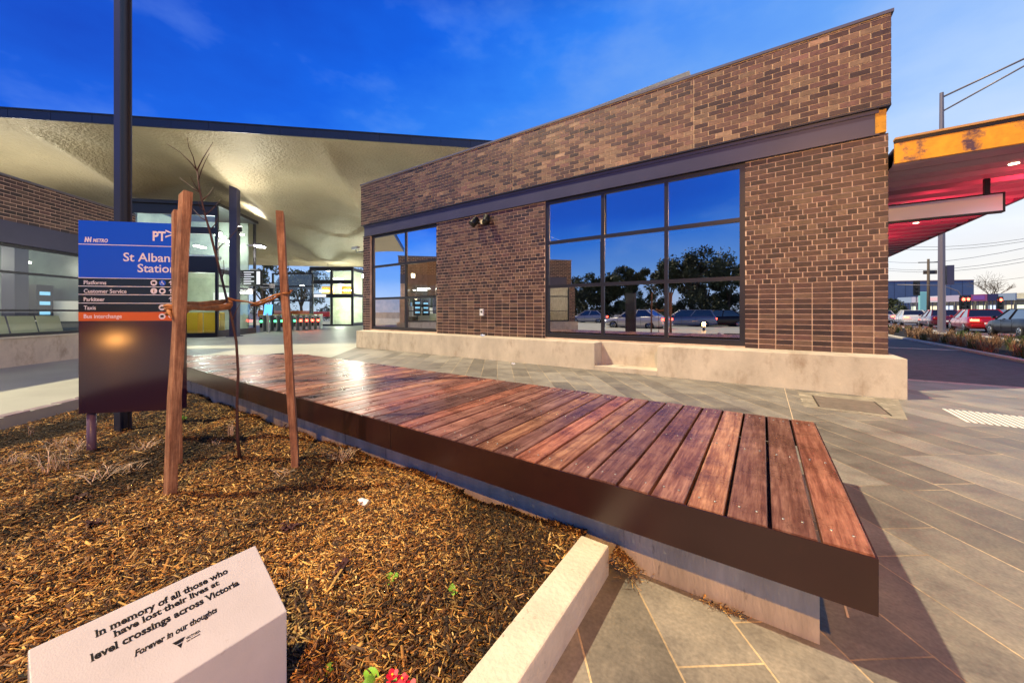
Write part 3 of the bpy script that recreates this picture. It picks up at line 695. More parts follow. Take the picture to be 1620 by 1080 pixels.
def wrap(c, r_, label):
    b = MB()
    for k, dz in enumerate((-.012, .008, .02)):
        ring = [(c[0]+r_*math.cos(q*math.pi/4+.4)*(1+.06*k), c[1]+r_*math.sin(q*math.pi/4+.4)*(1+.06*k), c[2]+dz+.008*math.sin(q+k)) for q in range(9)]
        o0 = ring
        b.tube([Vector(p)-Vector(c) for p in ring], .011, n=6)
    b.tube([(r_*.5, -r_*.9, 0), (r_+.02, -r_*1.0, -.02), (r_+.045, -r_*.9, -.05)], [.012, .009, .003], n=6)
    o = b.build('tree_tie', hm); o.location = c; return tag(o, label, 'tree tie', 'hessian ties holding the sapling')
wrap(ptz(280, 491, 2.2), .046, 'knotted hessian wrap round the nearest stake at sign arrow height')

# ================================================================== STATION SIGN
def serif(me):
    bm = bmesh.new(); bm.from_mesh(me); zs_ = [v.co.z for v in bm.verts]; zmin, zmax = min(zs_), max(zs_); out = []
    ztop = max(v.co.y for v in bm.verts)
    for e in bm.edges:
        a, b = e.verts
        if abs(a.co.z-zmax) > 1e-4 or abs(b.co.z-zmax) > 1e-4: continue
        if abs(a.co.y-b.co.y) > 1e-3: continue
        w_ = abs(a.co.x-b.co.x)
        if not (.05 < w_ < .2) or len(e.link_faces) < 1: continue
        fs = [f for f in e.link_faces if abs(f.normal.z) < .5]
        if not fs: continue
        up = fs[0].normal.y
        out.append((min(a.co.x, b.co.x), max(a.co.x, b.co.x), a.co.y, up))
    for x0, x1, y, up in out:
        # outward normal up => top end of a stem
        s_ = .055; h = .045; ya, yb_ = (y-h, y) if up > 0 else (y, y+h)
        l, r_ = (x0-s_, x1+s_) if up <= 0 else (x0-s_, x1+.0)
        vs = [bm.verts.new((x, yy, z)) for z in (zmin, zmax) for yy in (ya, yb_) for x in (l, r_)]
        for f in ((0, 2, 3, 1), (4, 5, 7, 6), (0, 1, 5, 4), (2, 6, 7, 3), (0, 4, 6, 2), (1, 3, 7, 5)): bm.faces.new([vs[i] for i in f])
    bmesh.ops.recalc_face_normals(bm, faces=bm.faces); bm.to_mesh(me); bm.free()
def txt(s, x0, z0, x1, z1, m, par, th=.0012, y=-.021, bold=0, skew=0, fitw=True, name='lettering'):
    cu = bpy.data.curves.new('t', 'FONT'); cu.body = s; cu.extrude = .02; cu.offset = bold; cu.shear = skew; cu.resolution_u = 3
    o = bpy.data.objects.new('t', cu); COL.objects.link(o); dg = bpy.context.evaluated_depsgraph_get(); dg.update()
    me = bpy.data.meshes.new_from_object(o.evaluated_get(dg)); bpy.data.objects.remove(o)
    if name == 'inscription': serif(me)
    co = np.empty(len(me.vertices)*3); me.vertices.foreach_get('co', co); co = co.reshape(-1, 3)
    mn, mx = co.min(0), co.max(0)
    u = (co[:, 0]-mn[0])/(mx[0]-mn[0]); v = (co[:, 1]-mn[1])/(mx[1]-mn[1]); w_ = co[:, 2]/.04
    out = np.stack([x0+u*(x1-x0), y + w_*th, z0+v*(z1-z0)], 1)
    me.vertices.foreach_set('co', out.ravel()); me.materials.clear(); me.materials.append(m); me.update()
    me.name = name; ob = bpy.data.objects.new(name, me); COL.objects.link(ob); ob.parent = par; return ob
sg = thing('station_sign', 'tall blue and black station direction sign on a grey post in the mulch', 'sign', (-4.56, .43, .02), R(45))
SW = .725; ZA, ZBm = 1.925-.02, .36-.02
gr = lambda n, c, ro=.25: mat(n, c, rough=ro, spec=.5)
SB = gr('sign_blue', lin(22, 84, 226)); SK = gr('sign_black', lin(14, 13, 18), .15); SO = gr('sign_orange', lin(214, 96, 22)); SP = mat('sign_plum_steel', lin(48, 26, 46), rough=.12, spec=.7)
SWt = gr('sign_white', lin(235, 228, 235), .5)
def sz(y): return ZA - (y-350)/(652.5-350)*(ZA-ZBm)
def sx_(u):
    a = (u-810)/574; ux, uy = -S_+C_*a, C_+S_*a; px, py = -4.56+.0141, .43-.0141   # face plane is 20 mm proud
    r_ = uy/ux; return (py - r_*px)/(r_*.7071-.7071)
MB().box(0, SW, -.018, .05, ZBm, ZA).build('panel', SP, sg, bevel=.002)
MB().box(.001, SW-.001, -.020, -.0181, sz(439.5), ZA-.001).build('blue_face', SB, sg)
MB().box(.001, SW-.001, -.020, -.0181, sz(493), sz(440.2)).build('black_face', SK, sg)
MB().box(.001, SW-.001, -.020, -.0181, sz(507.5), sz(493.5)).build('orange_band', SO, sg)
for yy in (387.5, 440, 453, 466, 479.5): MB().box(.002, SW-.002, -.0212, -.0201, sz(yy+.55), sz(yy-.55)).build('divider_line', SWt, sg)
txt('St Albans', sx_(195.5), sz(413), sx_(278), sz(399), SWt, sg, bold=.012)
txt('Station', sx_(218), sz(430), sx_(278), sz(416.5), SWt, sg, bold=.012)
for s, u1, y0 in (('Platforms', 168.5, 444.2), ('Customer Service', 200.5, 457.5), ('Parkiteer', 166, 470.5), ('Taxis', 152, 483.7), ('Bus interchange', 193, 497)):
    dn = 2.1 if 'g' in s else 0
    txt(s, sx_(133), sz(y0+6.2+dn), sx_(u1), sz(y0), SWt, sg, bold=.01)
txt('METRO', sx_(147.5), sz(384), sx_(171), sz(378.2), SWt, sg, bold=.02, skew=.2)
# M mark
b = MB(); mx0, mx1, mz0, mz1 = sx_(134), sx_(145.5), sz(384), sz(376)
for k in range(3):
    xx = mx0 + (mx1-mx0)*(k*.36)
    b.beam((xx, -.0208, mz0), (xx+.009, -.0208, mz1), .0018, .007, up=(1, 0, 0)) if False else b.extr([(0, 0), (.009, 0), (.013, 1), (.006, 1)], (xx, -.0201, mz0), (1, 0, 0), (0, 0, mz1-mz0), (0, -.0011, 0))
b.extr([(0, 1), (.006, 1), (.018, .25), (.013, .2)], (mx0+.004, -.0202, mz0), (1, 0, 0), (0, 0, mz1-mz0), (0, -.0011, 0))
b.extr([(0, 1), (.006, 1), (.018, .25), (.013, .2)], (mx0+.022, -.0202, mz0), (1, 0, 0), (0, 0, mz1-mz0), (0, -.0011, 0))
b.build('operator_mark', SWt, sg)
txt('PT', sx_(242), sz(379), sx_(262.5), sz(363.5), SWt, sg, bold=.03)
b = MB(); a0 = (sx_(262), -.0201, 0)
zt, zm, zb = sz(360.5), sz(367), sz(373.5)
b.extr([(0, zt), (.002, zt-.014), (.052, zm-.001), (0, zb+.014), (0, zb), (.074, zm+.0)], a0, (1, 0, 0), (0, 0, 1), (0, -.0012, 0))
b.build('arrow_logo', SWt, sg)
def disc(b, cx, cz, r_, y=-.0201, th=-.001, n=20, **k):
    b.extr([(cx+r_*math.cos(q*2*math.pi/n), cz+r_*math.sin(q*2*math.pi/n)) for q in range(n)], (0, y, 0), (1, 0, 0), (0, 0, 1), (0, th, 0), **k)
rows = [446.7, 459.7, 472.8, 486.3, 500.5]
rI = .0245
for ri, cols in enumerate(((243.7, 257.2), (243.7, 257.2), (), (256.8,), (256.8,))):
    for ci, cu_ in enumerate(cols):
        cx, cz = sx_(cu_), sz(rows[ri]); icw = MB(); ick = MB(); blu = MB()
        if ri == 0 and ci == 1:
            disc(blu, cx, cz, rI); disc(icw, cx-.002, cz+.014, .004, y=-.0212)
            icw.extr([(cx-.006, cz+.01), (cx-.001, cz+.01), (cx+.001, cz), (cx+.009, cz), (cx+.014, cz-.014), (cx+.01, cz-.014), (cx+.006, cz-.004), (cx-.004, cz-.004)], (0, -.0212, 0), (1, 0, 0), (0, 0, 1), (0, -.001, 0))
            pts = [(cx-.003+.012*math.cos(q), cz-.006+.012*math.sin(q)) for q in [R(d) for d in range(120, 340, 20)]]
            for p_, q_ in zip(pts, pts[1:]): icw.beam((p_[0], -.0217, p_[1]), (q_[0], -.0217, q_[1]), .001, .0025, up=(0, 1, 0))
            blu_o = blu.build('access_disc', gr('access_blue', lin(30, 90, 220)), sg); icw.build('pictogram', SWt, blu_o)
            continue
        disc(icw, cx, cz, rI); iw_o = icw.build('pictogram_disc', SWt, sg)
        def bxk(x0, x1, z0, z1): ick.box(cx+x0, cx+x1, -.0222, -.0212, cz+z0, cz+z1)
        if ri in (0, 4): bxk(-.012, .012, -.006, .010); bxk(-.009, -.004, -.012, -.006); bxk(.004, .009, -.012, -.006)
        elif ri == 1 and ci == 0: bxk(-.003, .003, -.012, .005); disc(ick, cx+.001, cz+.012, .004, y=-.0212)
        elif ri == 1: disc(ick, cx-.002, cz, .011, y=-.0212); bxk(.008, .013, -.004, .004)
        else: bxk(-.014, .014, -.007, .003); bxk(-.009, .008, .003, .008)
        ick.build('pictogram', SK, iw_o)
ax_ = sx_(270.5)
for ri in range(5):
    b = MB()
    cz = sz(rows[ri]); s = .02
    U = [(0, 1), (.75, .25), (.55, .05), (.14, .46), (.14, -1), (-.14, -1), (-.14, .46), (-.55, .05), (-.75, .25)]
    if ri >= 3: U = [(-y_, x_) for x_, y_ in U]
    b.extr([(ax_+x_*s, cz+y_*s) for x_, y_ in U], (0, -.0201, 0), (1, 0, 0), (0, 0, 1), (0, -.0011, 0))
    b.build('direction_arrow', SWt, sg)
for xx in (.05, SW-.09):
    b = MB(); b.tube([(xx, .03, -.2), (xx, .03, ZBm+.001)], .028, n=14); b.build('leg', M['steel'] if 0 else mat('plum_leg', lin(92, 70, 92), rough=.4), sg)

# ================================================================== MEMORIAL PLAQUE
pq = thing('memorial_plinth', 'white metal memorial plinth with slanted inscribed top standing in the mulch', 'plaque', (-1.21, .265, .05))
hx, hy = .106, .2155; zf, zn = .45-.05, .342-.05      # far (camera left) edge high, near edge low
mw = mat('white_powdercoat', lin(186, 184, 194), rough=.35, var=.1, vscale=4, bump=.15, bscale=260, stain=(22, lin(150, 140, 140), .66, .8))
b = MB(); v = [(-hx, -hy, -.1), (hx, -hy, -.1), (hx, hy, -.1), (-hx, hy, -.1), (-hx, -hy, zf), (hx, -hy, zn), (hx, hy, zn), (-hx, hy, zf)]
b.add(v, [(3, 2, 1, 0), (4, 5, 6, 7), (0, 1, 5, 4), (1, 2, 6, 5), (2, 3, 7, 6), (3, 0, 4, 7)]); b.build('body', mw, pq, bevel=.0025)
# inscription on the slanted face: reading direction +Y, top towards -X
sl = Vector((hx*2, 0, zn-zf)); sn = sl.normalized(); slen = sl.length
T_O = Vector((-hx, -hy, zf)); nrm_ = Vector((-sn.z, 0, sn.x)); nrm_ = nrm_ if nrm_.z > 0 else -nrm_
def ptxt(s, u0, u1, v0, v1, bold=.03, skew=0):
    """u along +Y (0..1 of the width), v from top edge down (0..1)"""
    o = txt(s, 0, 0, 1, 1, M['ink'], pq, bold=bold, skew=skew, name='inscription'); me = o.data
    for vv in me.vertices:
        x_, z_ = vv.co.x, vv.co.z; lift = .0006 if (vv.co.y+.021) > 0 else .0001
        vv.co = T_O + Vector((0, 1, 0))*(u0+(u1-u0)*x_)*hy*2 + sn*slen*(v1+(v0-v1)*z_) + nrm_*lift
def ptinv(u, v):
    """photo pixel -> (u,v) on the plaque face"""
    a = (u-810)/574; bz = -(v-493)/574; dr = Vector((-S_+C_*a, C_+S_*a, bz)); org = Vector((0, 0, CH)) - pq.location
    t_ = (T_O-org).dot(nrm_)/dr.dot(nrm_); p = org+dr*t_-T_O; return p.y/(hy*2), p.dot(sn)/slen
k = 3.1154
for s, (xa, ya), (xb, yb2), capv in (('In memory of all those who', (470, 516), (1127, 205), .070), ('have lost their lives at', (562, 523), (1085, 262), .070), ('level crossings across Victoria', (447, 638), (1182, 262), .070), ('Forever in our thoughts', (662, 612), (1074, 392), .052)):
    ua, va = ptinv(xa/k, 840+ya/k); ub, vb = ptinv(xb/k, 840+yb2/k); vm = (va+vb)/2
    print('INS', s, round(ua, 2), round(ub, 2), round(va, 2), round(vb, 2))
    desc = .03 if ('y' in s or 'g' in s) else 0
    ptxt(s, ua, ub, vm-capv, vm+desc, bold=.035, skew=.25 if 'Forever' in s else 0)
b = MB(); ua, va = ptinv(855/k, 840+572/k); ub, vb = ptinv(905/k, 840+550/k)
def pf(u, v): return T_O + Vector((0, 1, 0))*u*hy*2 + sn*slen*v + nrm_*.0006
w_u = .055
for q in (((0, 0), (1, 0), (.5, .14*7)),):
    pass
b.add([pf(ua, va-.045), pf(ua+w_u, va-.045), pf(ua+w_u*.78, va-.01), pf(ua+w_u*.22, va-.01)], [(0, 1, 2, 3)])
b.add([pf(ua+w_u*.28, va), pf(ua+w_u*.72, va), pf(ua+w_u*.5, va+.045)], [(0, 1, 2)])
b.build('state_mark', M['ink'], pq)
ptxt('VICTORIA', ua+w_u*1.0, ua+w_u*2.2, va-.03, va-.005, bold=.03); ptxt('State Government', ua+w_u*1.0, ua+w_u*2.1, va+.005, va+.02, bold=0)

# ================================================================== BIG MAST by the sign
ms = thing('steel_mast', 'tall dark steel column rising past the roof edge behind the sign', 'column', (-5.465, .80, -.12))
b = MB()
for s in (-1, 1): b.obox(Vector((-.047, -.05 if s < 0 else .038, 0)), (.094, 0, 0), (0, .012, 0), (0, 0, 9.5))
b.box(-.006, .006, -.0375, .0375, 0, 9.5)
o = b.build('steel_section', M['navy'], ms, bevel=.002); o.rotation_euler = (0, 0, R(20))
b = MB(); b.box(-.12, .12, -.12, .12, 0, .06); o = b.build('base_plate', M['steel'], ms); o.rotation_euler = (0, 0, R(20))

# ================================================================== STATION ROOF
def SP_(u, v, z=0): return E0 + DD*u + LL*v + Vector((0, 0, z + (.0157*u if z > 6.5 else 0)))
def soff(u, v):
    vv = min(v, 5.0); z = 7.72 - .02*v - .135*max(0, v-4.5)
    amp = .16*vv
    wv_ = sum(max(0, 1-abs(u-c)/(.25+1.9*min(1, v/4.5)))**1.5 for c in (-5, 0, 5, 10))
    z -= amp*wv_*.9
    z += .5*max(0, 1-abs(v-8.5)/3.0)*(.5+.5*math.sin(u*.62+1)) - .18*max(0, 1-abs(u-7.6+.3*v)/1.4)*min(1, v/6)
    z += .10*math.sin(v*.9+u*.35)*min(1, v/3)
    if u > 12.8: z -= .16*(u-12.8)*min(1, v/2)
    return max(z, 5.35)
rf = thing('station_roof', 'huge station roof with a navy edge and folded cream metal underside', 'roof', (-18, 10, 0))
U0, U1, V1 = -14, 16.62, 21
nu, nv = 220, 110; b = MB(); vs = []
for j in range(nv+1):
    for i in range(nu+1):
        u, v = U0+(U1-U0)*i/nu, V1*j/nv; vs.append(SP_(u, v, soff(u, v)))
b.add(vs, [(j*(nu+1)+i, j*(nu+1)+i+1, (j+1)*(nu+1)+i+1, (j+1)*(nu+1)+i) for j in range(nv) for i in range(nu)], smooth=True)
b.build('soffit', M['soffit'], rf, world=True)
b = MB(); u = U0
while u < U1:
    b.obox(SP_(u, -.06, 7.70), DD*min(1.18, U1-u)+Vector((0, 0, .0157*1.18)), LL*.055, (0, 0, .30)); u += 1.19
b.obox(SP_(U0, -.10, 8.0), DD*(U1-U0+.06)+Vector((0, 0, .0157*(U1-U0))), LL*.2, (0, 0, .035)); b.obox(SP_(U1, 0, 7.3), DD*.05, LL*V1, (0, 0, .7))
b.build('edge_fascia', M['navy'], rf, world=True)
b = MB(); b.add([SP_(U0, .1, 8.0), SP_(U1, .1, 8.0), SP_(U1, V1, 7.4), SP_(U0, V1, 7.4)], [(0, 1, 2, 3)])
b.build('roof_sheet', M['steel'], rf, world=True)
for c_, v_, lab in ((5, 4.4, 'dark steel column meeting the cream soffit beside the glazed station booth'), (0, 5.05, 'dark steel column under the roof behind the mast')):
    p = SP_(c_-.2, v_); r_ = thing('steel_column', lab, 'column', p, R(45))
    MB().box(-.16, .16, -.16, .16, 0, 7.35).build('shaft', M['steel'], r_, bevel=.01)
    MB().box(-.25, .25, -.25, .25, 0, .04).build('base_plate', M['steel'], r_)

# ---- left wing brick building
wg = thing('brick_wing', 'low brick station wing with strip windows lit from inside above a concrete ledge', 'building', (-14, -.5, 0))
WA = Vector((-9.27, -4.38, 0)); WLn = 9.95
def wp(s, o_, z): return WA + LL*s + DD*o_ + Vector((0, 0, z))
def wbox(b, s0, s1, o0, o1, z0, z1, **k): b.obox(wp(s0, o0, z0), LL*(s1-s0), DD*(o1-o0), (0, 0, z1-z0), **k)
b = MB(); wbox(b, 0, WLn, -.24, 0, 3.21, 4.2, mi=1); wbox(b, 0, .35, -.24, 0, 0, 3.2, mi=1); wbox(b, WLn-.25, WLn, -.24, 0, 0, 3.2, mi=1); wbox(b, .35, WLn-.25, -.24, -.01, 0, .62, mi=1)
brick_panel(b, WA + Vector((0, 0, 0)), LL, (0, 0, 1), DD, WLn, 3.215, 4.2, lambda z, r: 'R', light=.03)
brick_panel(b, WA, LL, (0, 0, 1), DD, .35, .03, 3.2, lambda z, r: 'R', light=.03)
brick_panel(b, WA - DD*4.5, DD, (0, 0, 1), -LL, 4.5, .03, 4.2, lambda z, r: 'R', light=.03)
wbox(b, .001, .24, -4.5, -.242, 0, 4.19, mi=1); wbox(b, 0.25, WLn, -8, -7.9, 0, 4.1, mi=1)
b.build('brick_wall', [M['brick'], M['mortar']], wg, world=True)
b = MB(); wbox(b, -.03, WLn+.03, -.27, .03, 4.201, 4.245); b.build('coping', M['coping'], wg, world=True)
b = MB(); wbox(b, .3, WLn, -.1, .06, 2.72, 3.21); b.build('steel_beam', M['steel'], wg, world=True)
b = MB(); wbox(b, -.02, WLn+.1, .002, .47, -.02, .60); wbox(b, -.02, WLn+.1, .001, .5, .6, .62); b.build('ledge', M['conc'], wg, world=True, bevel=.006)
b = MB()
for zz_ in ((.62, .69), (1.19, 1.24), (2.06, 2.11), (2.66, 2.719)): wbox(b, .35, WLn-.25, -.15, -.05, zz_[0], zz_[1])
for s_ in (.35, 3.2, 6.1, 9.64): wbox(b, s_, s_+.05, -.145, -.055, .69, 2.66)
fo = b.build('window', M['frame'], wg, world=True)
g = MB(); g.quad(*[wg.matrix_basis.inverted() @ q for q in (wp(.4, -.1, .66), wp(WLn-.3, -.1, .66), wp(WLn-.3, -.1, 2.7), wp(.4, -.1, 2.7))]); g.build('pane', M['clear'], fo)
b = MB(); wbox(b, .3, WLn, -7.9, -.3, .01, .03); b.build('interior_floor', M['floor'], wg, world=True)
b = MB(); wbox(b, .3, WLn, -7.9, -.25, 3.22, 3.25); b.build('interior_ceiling', mat('room_ceiling', lin(200, 194, 160), rough=.7), wg, world=True)
b = MB(); wbox(b, .3, WLn-.3, -5.05, -5.0, .05, 3.2); wbox(b, WLn-.30, WLn-.26, -7.9, -.25, .05, 3.2); b.build('interior_wall', mat('room_grey_wall', lin(70, 82, 80), rough=.25, var=.5, vscale=1.5), wg, world=True)
for s_, w_ in ((8.0, .32), (3.3, .35)): b = MB(); wbox(b, s_, s_+w_, -1.6, -1.25, .03, 3.2); b.build('interior_column', M['steel'], wg, world=True)
b = MB(); wbox(b, 5.6, 9.4, -4.4, -4.3, .5, 1.45); wbox(b, 5.6, 9.4, -4.3, -3.7, 1.0, 1.06); b.build('ticket_counter', M['white'], wg, world=True)
b = MB(); wbox(b, WLn-.5, WLn-.32, -4.6, -.9, .9, 1.5); b.build('notice_rail', M['white'], wg, world=True)
b = MB(); wbox(b, WLn-.34, WLn-.305, -2.6, -1.9, 1.3, 1.75); b.build('wall_screen', glow('dim_screen', (.35, .6, .9, 1), .35), wg, world=True)
for s_, o_, l_ in ((5.9, -2.2, 1.3), (7.8, -2.0, 1.3), (3.4, -2.4, 1.3), (8.6, -3.8, .9)):
    b = MB(); wbox(b, s_, s_+l_, o_, o_+.09, 2.55, 2.6); b.build('tube_lamp', M['lamp_white'], wg, world=True)
for s_, o_ in ((7, -1.0), (8.9, -2.6), (4.6, -3.4)):
    b = MB(); wbox(b, s_, s_+.3, o_, o_+.12, 3.17, 3.215); b.build('ceiling_lamp', M['lamp_white'], wg, world=True)
for s_, o_ in ((8.6, -3.4), (9.0, -2.0), (7.3, -3.9), (6.2, -3.9)):
    b = MB(); wbox(b, s_, s_+.45, o_, o_+.3, .95, 1.95); b.build('ticket_machine', M['ink'], wg, world=True)
    for q in range(3): b = MB(); wbox(b, s_+.08, s_+.36, o_+.301, o_+.306, 1.1+q*.28, 1.2+q*.28); b.build('small_display', glow('machine_blue', (.3, .7, 1, 1), .9), wg, world=True)
for s_, o_, l_ in ((5.9, -1.1, .08), (7.4, -1.1, .08), (9.2, -3.0, .08)): b = MB(); wbox(b, s_, s_+l_, o_, o_+.08, .03, 3.2); b.build('glazing_post', M['metal'], wg, world=True)
for s_ in (3.5, 7.6): plight(wp(s_, -2.6, 2.6), 95, (1, .95, .72), .3)
# seats inside
sm = mat('perforated_seat_steel', lin(190, 190, 160), rough=.4, metal=.3); smk = M['ink']
for i in range(7):
    st = thing('perforated_seat', 'cream perforated metal seat seen through the station wing window', 'seat', wp(4.2+i*.62, -.62, 0), R(135), 'perforated seats inside the station wing')
    b = MB(); b.obox((0, 0, .66), (.56, 0, 0), (0, .03, .0), (0, .1, .42)); b.build('backrest', sm, st, bevel=.01)
    b = MB(); b.obox((0, -.02, .5), (.56, 0, 0), (0, -.42, .0), (0, 0, .025)); b.build('seat_pan', sm, st, bevel=.006)
    if i > 4:
        h = MB()
        for q in range(6):
            for r_ in range(4): h.box(.07+q*.08, .105+q*.08, .03+r_*.022-.002, .036+r_*.022+.004, .72+r_*.085, .755+r_*.085)
    else:
        h = MB()
        for q in range(6): h.obox((.05+q*.085, .034, .70), (.02, 0, 0), (0, .006, 0), (.06, .08, .33))
    h.build('perforation', smk, st)
    for lx in (.1, .46): MB().tube([(lx, -.2, 0), (lx, -.2, .5)], .025).build('leg', M['metal'], st)

# ---- glazed booth
bc = Vector((-21.0, 6.1, 0))
bt = thing('glazed_booth', 'tall dark framed glass station booth under the folded roof', 'booth', bc, R(45))
# local: x along D (right), y along L ; left face runs to -x, right face runs +y
FL, RL, ZH = 3.35, 3.4, 6.1
def face(b, g, o, ax, L_, zs, n, th):
    o, ax = Vector(o), Vector(ax); nr = Vector((ax.y, -ax.x, 0))
    for z in zs: b.obox(o + Vector((0, 0, z[0])) - nr*.06, ax*L_, nr*.12, (0, 0, z[1]-z[0]))
    for i in range(n+1): b.obox(o + ax*(L_*i/n - .05) - nr*.055, ax*.1, nr*.11, (0, 0, ZH-.02))
    g.quad(o, o+ax*L_, o+ax*L_+Vector((0, 0, ZH)), o+Vector((0, 0, ZH)))
zs = [(0, .25), (2.3, 2.5), (3.3, 3.5), (4.85, 5.0), (5.9, 6.1)]
b = MB(); g = MB(); face(b, g, (-FL, 0, 0), (1, 0, 0), FL, [(0, .2), (3.0, 3.75), (4.8, 5.1), (5.65, 6.1)], 2, 0); face(b, g, (0, 0, 0), (0, 1, 0), RL, [(0, .3), (2.35, 2.45), (3.0, 3.2)], 2, 0)
b.box(-FL-.2, .15, -.2, RL+.1, 6.1, 6.25); b.build('frame', M['frame'], bt); g.build('pane', M['clear'], bt)
b = MB(); b.box(-FL, -.1, 2.9, 3.0, 0, 6.0); b.box(-FL, -FL+.1, .1, 2.9, 0, 6); b.build('back_wall', mat('booth_inner_wall', lin(170, 176, 160), rough=.6, var=.3, vscale=1.2), bt)
b = MB(); b.box(-1.9, -1.1, .5, .9, .05, 1.15); b.box(-.9, -.2, .6, 1.0, .05, 1.15); b.build('yellow_cabinet', mat('yellow_cabinet', lin(236, 190, 40), rough=.4), bt)
b = MB(); b.box(-3.2, -.3, 1.4, 2.6, 3.2, 3.4); b.box(-2.6, -.6, .9, 1.5, 3.8, 3.95); b.box(-1.6, -.6, 2.6, 2.88, 1.4, 2.2); b.build('inner_floor', M['white'], bt)
for q in ((.12, .3, 4.55), (.12, 1.9, 2.15), (-1.6, 1.2, 4.4), (-.8, 1.4, 5.0)):
    b = MB(); b.box(q[0]-.09, q[0]+.09, q[1], q[1]+.7, q[2], q[2]+.07); b.build('light_fitting', M['lamp_white'], bt)
M3 = bt.matrix_basis
plight(M3 @ Vector((-1.4, 1.3, 2.4)), 90, (.9, 1, .85), .2); plight(M3 @ Vector((-1.2, 1.6, 4.9)), 110, (.8, .95, 1), .2)
# floodlight on the booth
fp = M3 @ Vector((.5, 2.6, 4.75))
fo = thing('wall_floodlight', 'bright white floodlight fixed high on the glazed booth', 'floodlight', fp, R(45))
MB().box(-.5, -.05, -.05, .05, -.03, .03).build('bracket', M['frame'], fo); MB().box(-.06, .32, -.3, .3, -.02, .06).build('housing', M['frame'], fo); MB().box(-.03, .29, -.27, .27, -.07, -.02).build('lens', glow('flood_lens', (1, .98, .92, 1), 30), fo)
plight(fp + Vector((.2, -.3, -.25)), 150, (1, .95, .82), .2)
# screen
dp = ptz(397, 440, 19.2)
ds = thing('departure_screen', 'black hanging departure screen with white text beside the glazed booth', 'screen', dp, R(32))
MB().box(-.62, .62, -.06, .06, -.42, .42).build('casing', M['ink'], ds, bevel=.01)
b = MB()
for k in range(6): b.box(-.34, .22-.16*(k % 2), -.066, -.0605, .29-k*.12, .33-k*.12)
b.box(.36, .55, -.066, -.0605, -.33, .35); b.build('display', glow('screen_white', (.9, .92, 1, 1), .95), ds)
MB().box(-.04, .04, .0, .5, .42, .5).build('bracket', M['metal'], ds)
# uplight on the column
up_ = SP_(5.15, 4.15, 5.1)
ul = thing('column_uplight', 'small uplight on the steel column throwing light on the soffit', 'uplight', up_)
MB().tube([(0, 0, -.12), (0, 0, .1)], .09, n=14).build('housing', M['frame'], ul); MB().tube([(0, 0, .1), (0, 0, .115)], .08, n=14).build('lens', M['lamp_white'], ul)
def spot(loc, dr, e, ang, col, bl=.8, r_=.15):
    d = bpy.data.lights.new('spot_light', 'SPOT'); d.energy = e; d.spot_size = R(ang); d.spot_blend = bl; d.color = col; d.shadow_soft_size = r_
    o = bpy.data.objects.new('spot_light', d); COL.objects.link(o); o.location = loc; o.rotation_euler = Vector(dr).to_track_quat('-Z', 'Y').to_euler()
WARM = (1, .94, .78)
spot(up_ + Vector((.25, -.1, .25)), (.7, .1, 1), 260, 140, WARM)
# roof wash: uplights added on poles and roofs to brighten the soffit
wash = [(SP_(11.0, 5.2, 3.9), (-.75, -.1, 1), 170, 'slim added uplight pole near the brick building corner'), (SP_(-2.5, 3.2, 4.28), (.2, -.2, 1), 420, 'added roof wash light standing on the brick wing roof'), (SP_(3.6, 8.5, 6.3), (.3, .2, 1), 220, 'added roof wash light standing on the booth roof'), (SP_(10.5, 13.0, 3.4), (0, 0.1, 1), 420, 'added uplight pole beside the ticket gates'), (SP_(6.5, 1.9, 3.6), (0, -.0, 1), 560, 'uplight on a short post by the mast')]
for p, dr, e, lab in wash[:]:
    if 'post by the mast' in lab: continue
    r_ = thing('added_uplight', lab, 'uplight', p)
    MB().tube([(0, 0, 0), (0, 0, .16)], .08, n=12).build('housing', M['frame'], r_); MB().tube([(0, 0, .16), (0, 0, .17)], .07, n=12).build('lens', M['lamp_white'], r_)
    if 'pole' in lab: MB().tube([(0, 0, -p.z), (0, 0, 0)], .04, n=10).build('pole', M['steel'], r_)
    spot(p + Vector((0, 0, .3)), dr, e, 150, WARM)
# star lamp and cctv camera at the building corner
sp_ = ptz(578, 437, 13.6)
r_ = thing('corner_floodlight', 'dazzling small floodlight at the left corner of the brick building', 'floodlight', sp_)
MB().box(-.05, .3, -.03, .03, -.02, .02).build('bracket', M['frame'], r_); MB().box(-.1, .1, -.06, .1, -.07, .07).build('housing', M['frame'], r_, bevel=.01); MB().box(-.08, .08, -.075, -.06, -.055, .055).build('lens', glow('star_lens', (1, .98, .9, 1), 60), r_)
plight(sp_ + Vector((-.2, -.25, -.1)), 120, (1, .95, .8), .1)
cp = ptz(563, 393, 13.0)
r_ = thing('security_camera', 'small grey security camera on an arm at the brick building corner', 'camera', cp)
MB().box(-.18, .16, -.06, .06, -.03, .06).build('housing', M['metal'], r_, bevel=.01); MB().tube([(0, 0, -.03), (.05, 0, -.14), (.5, 0, -.16)], .02).build('arm', M['frame'], r_)
# lamps inside building left (row of pendant reflections) handled by interior lights

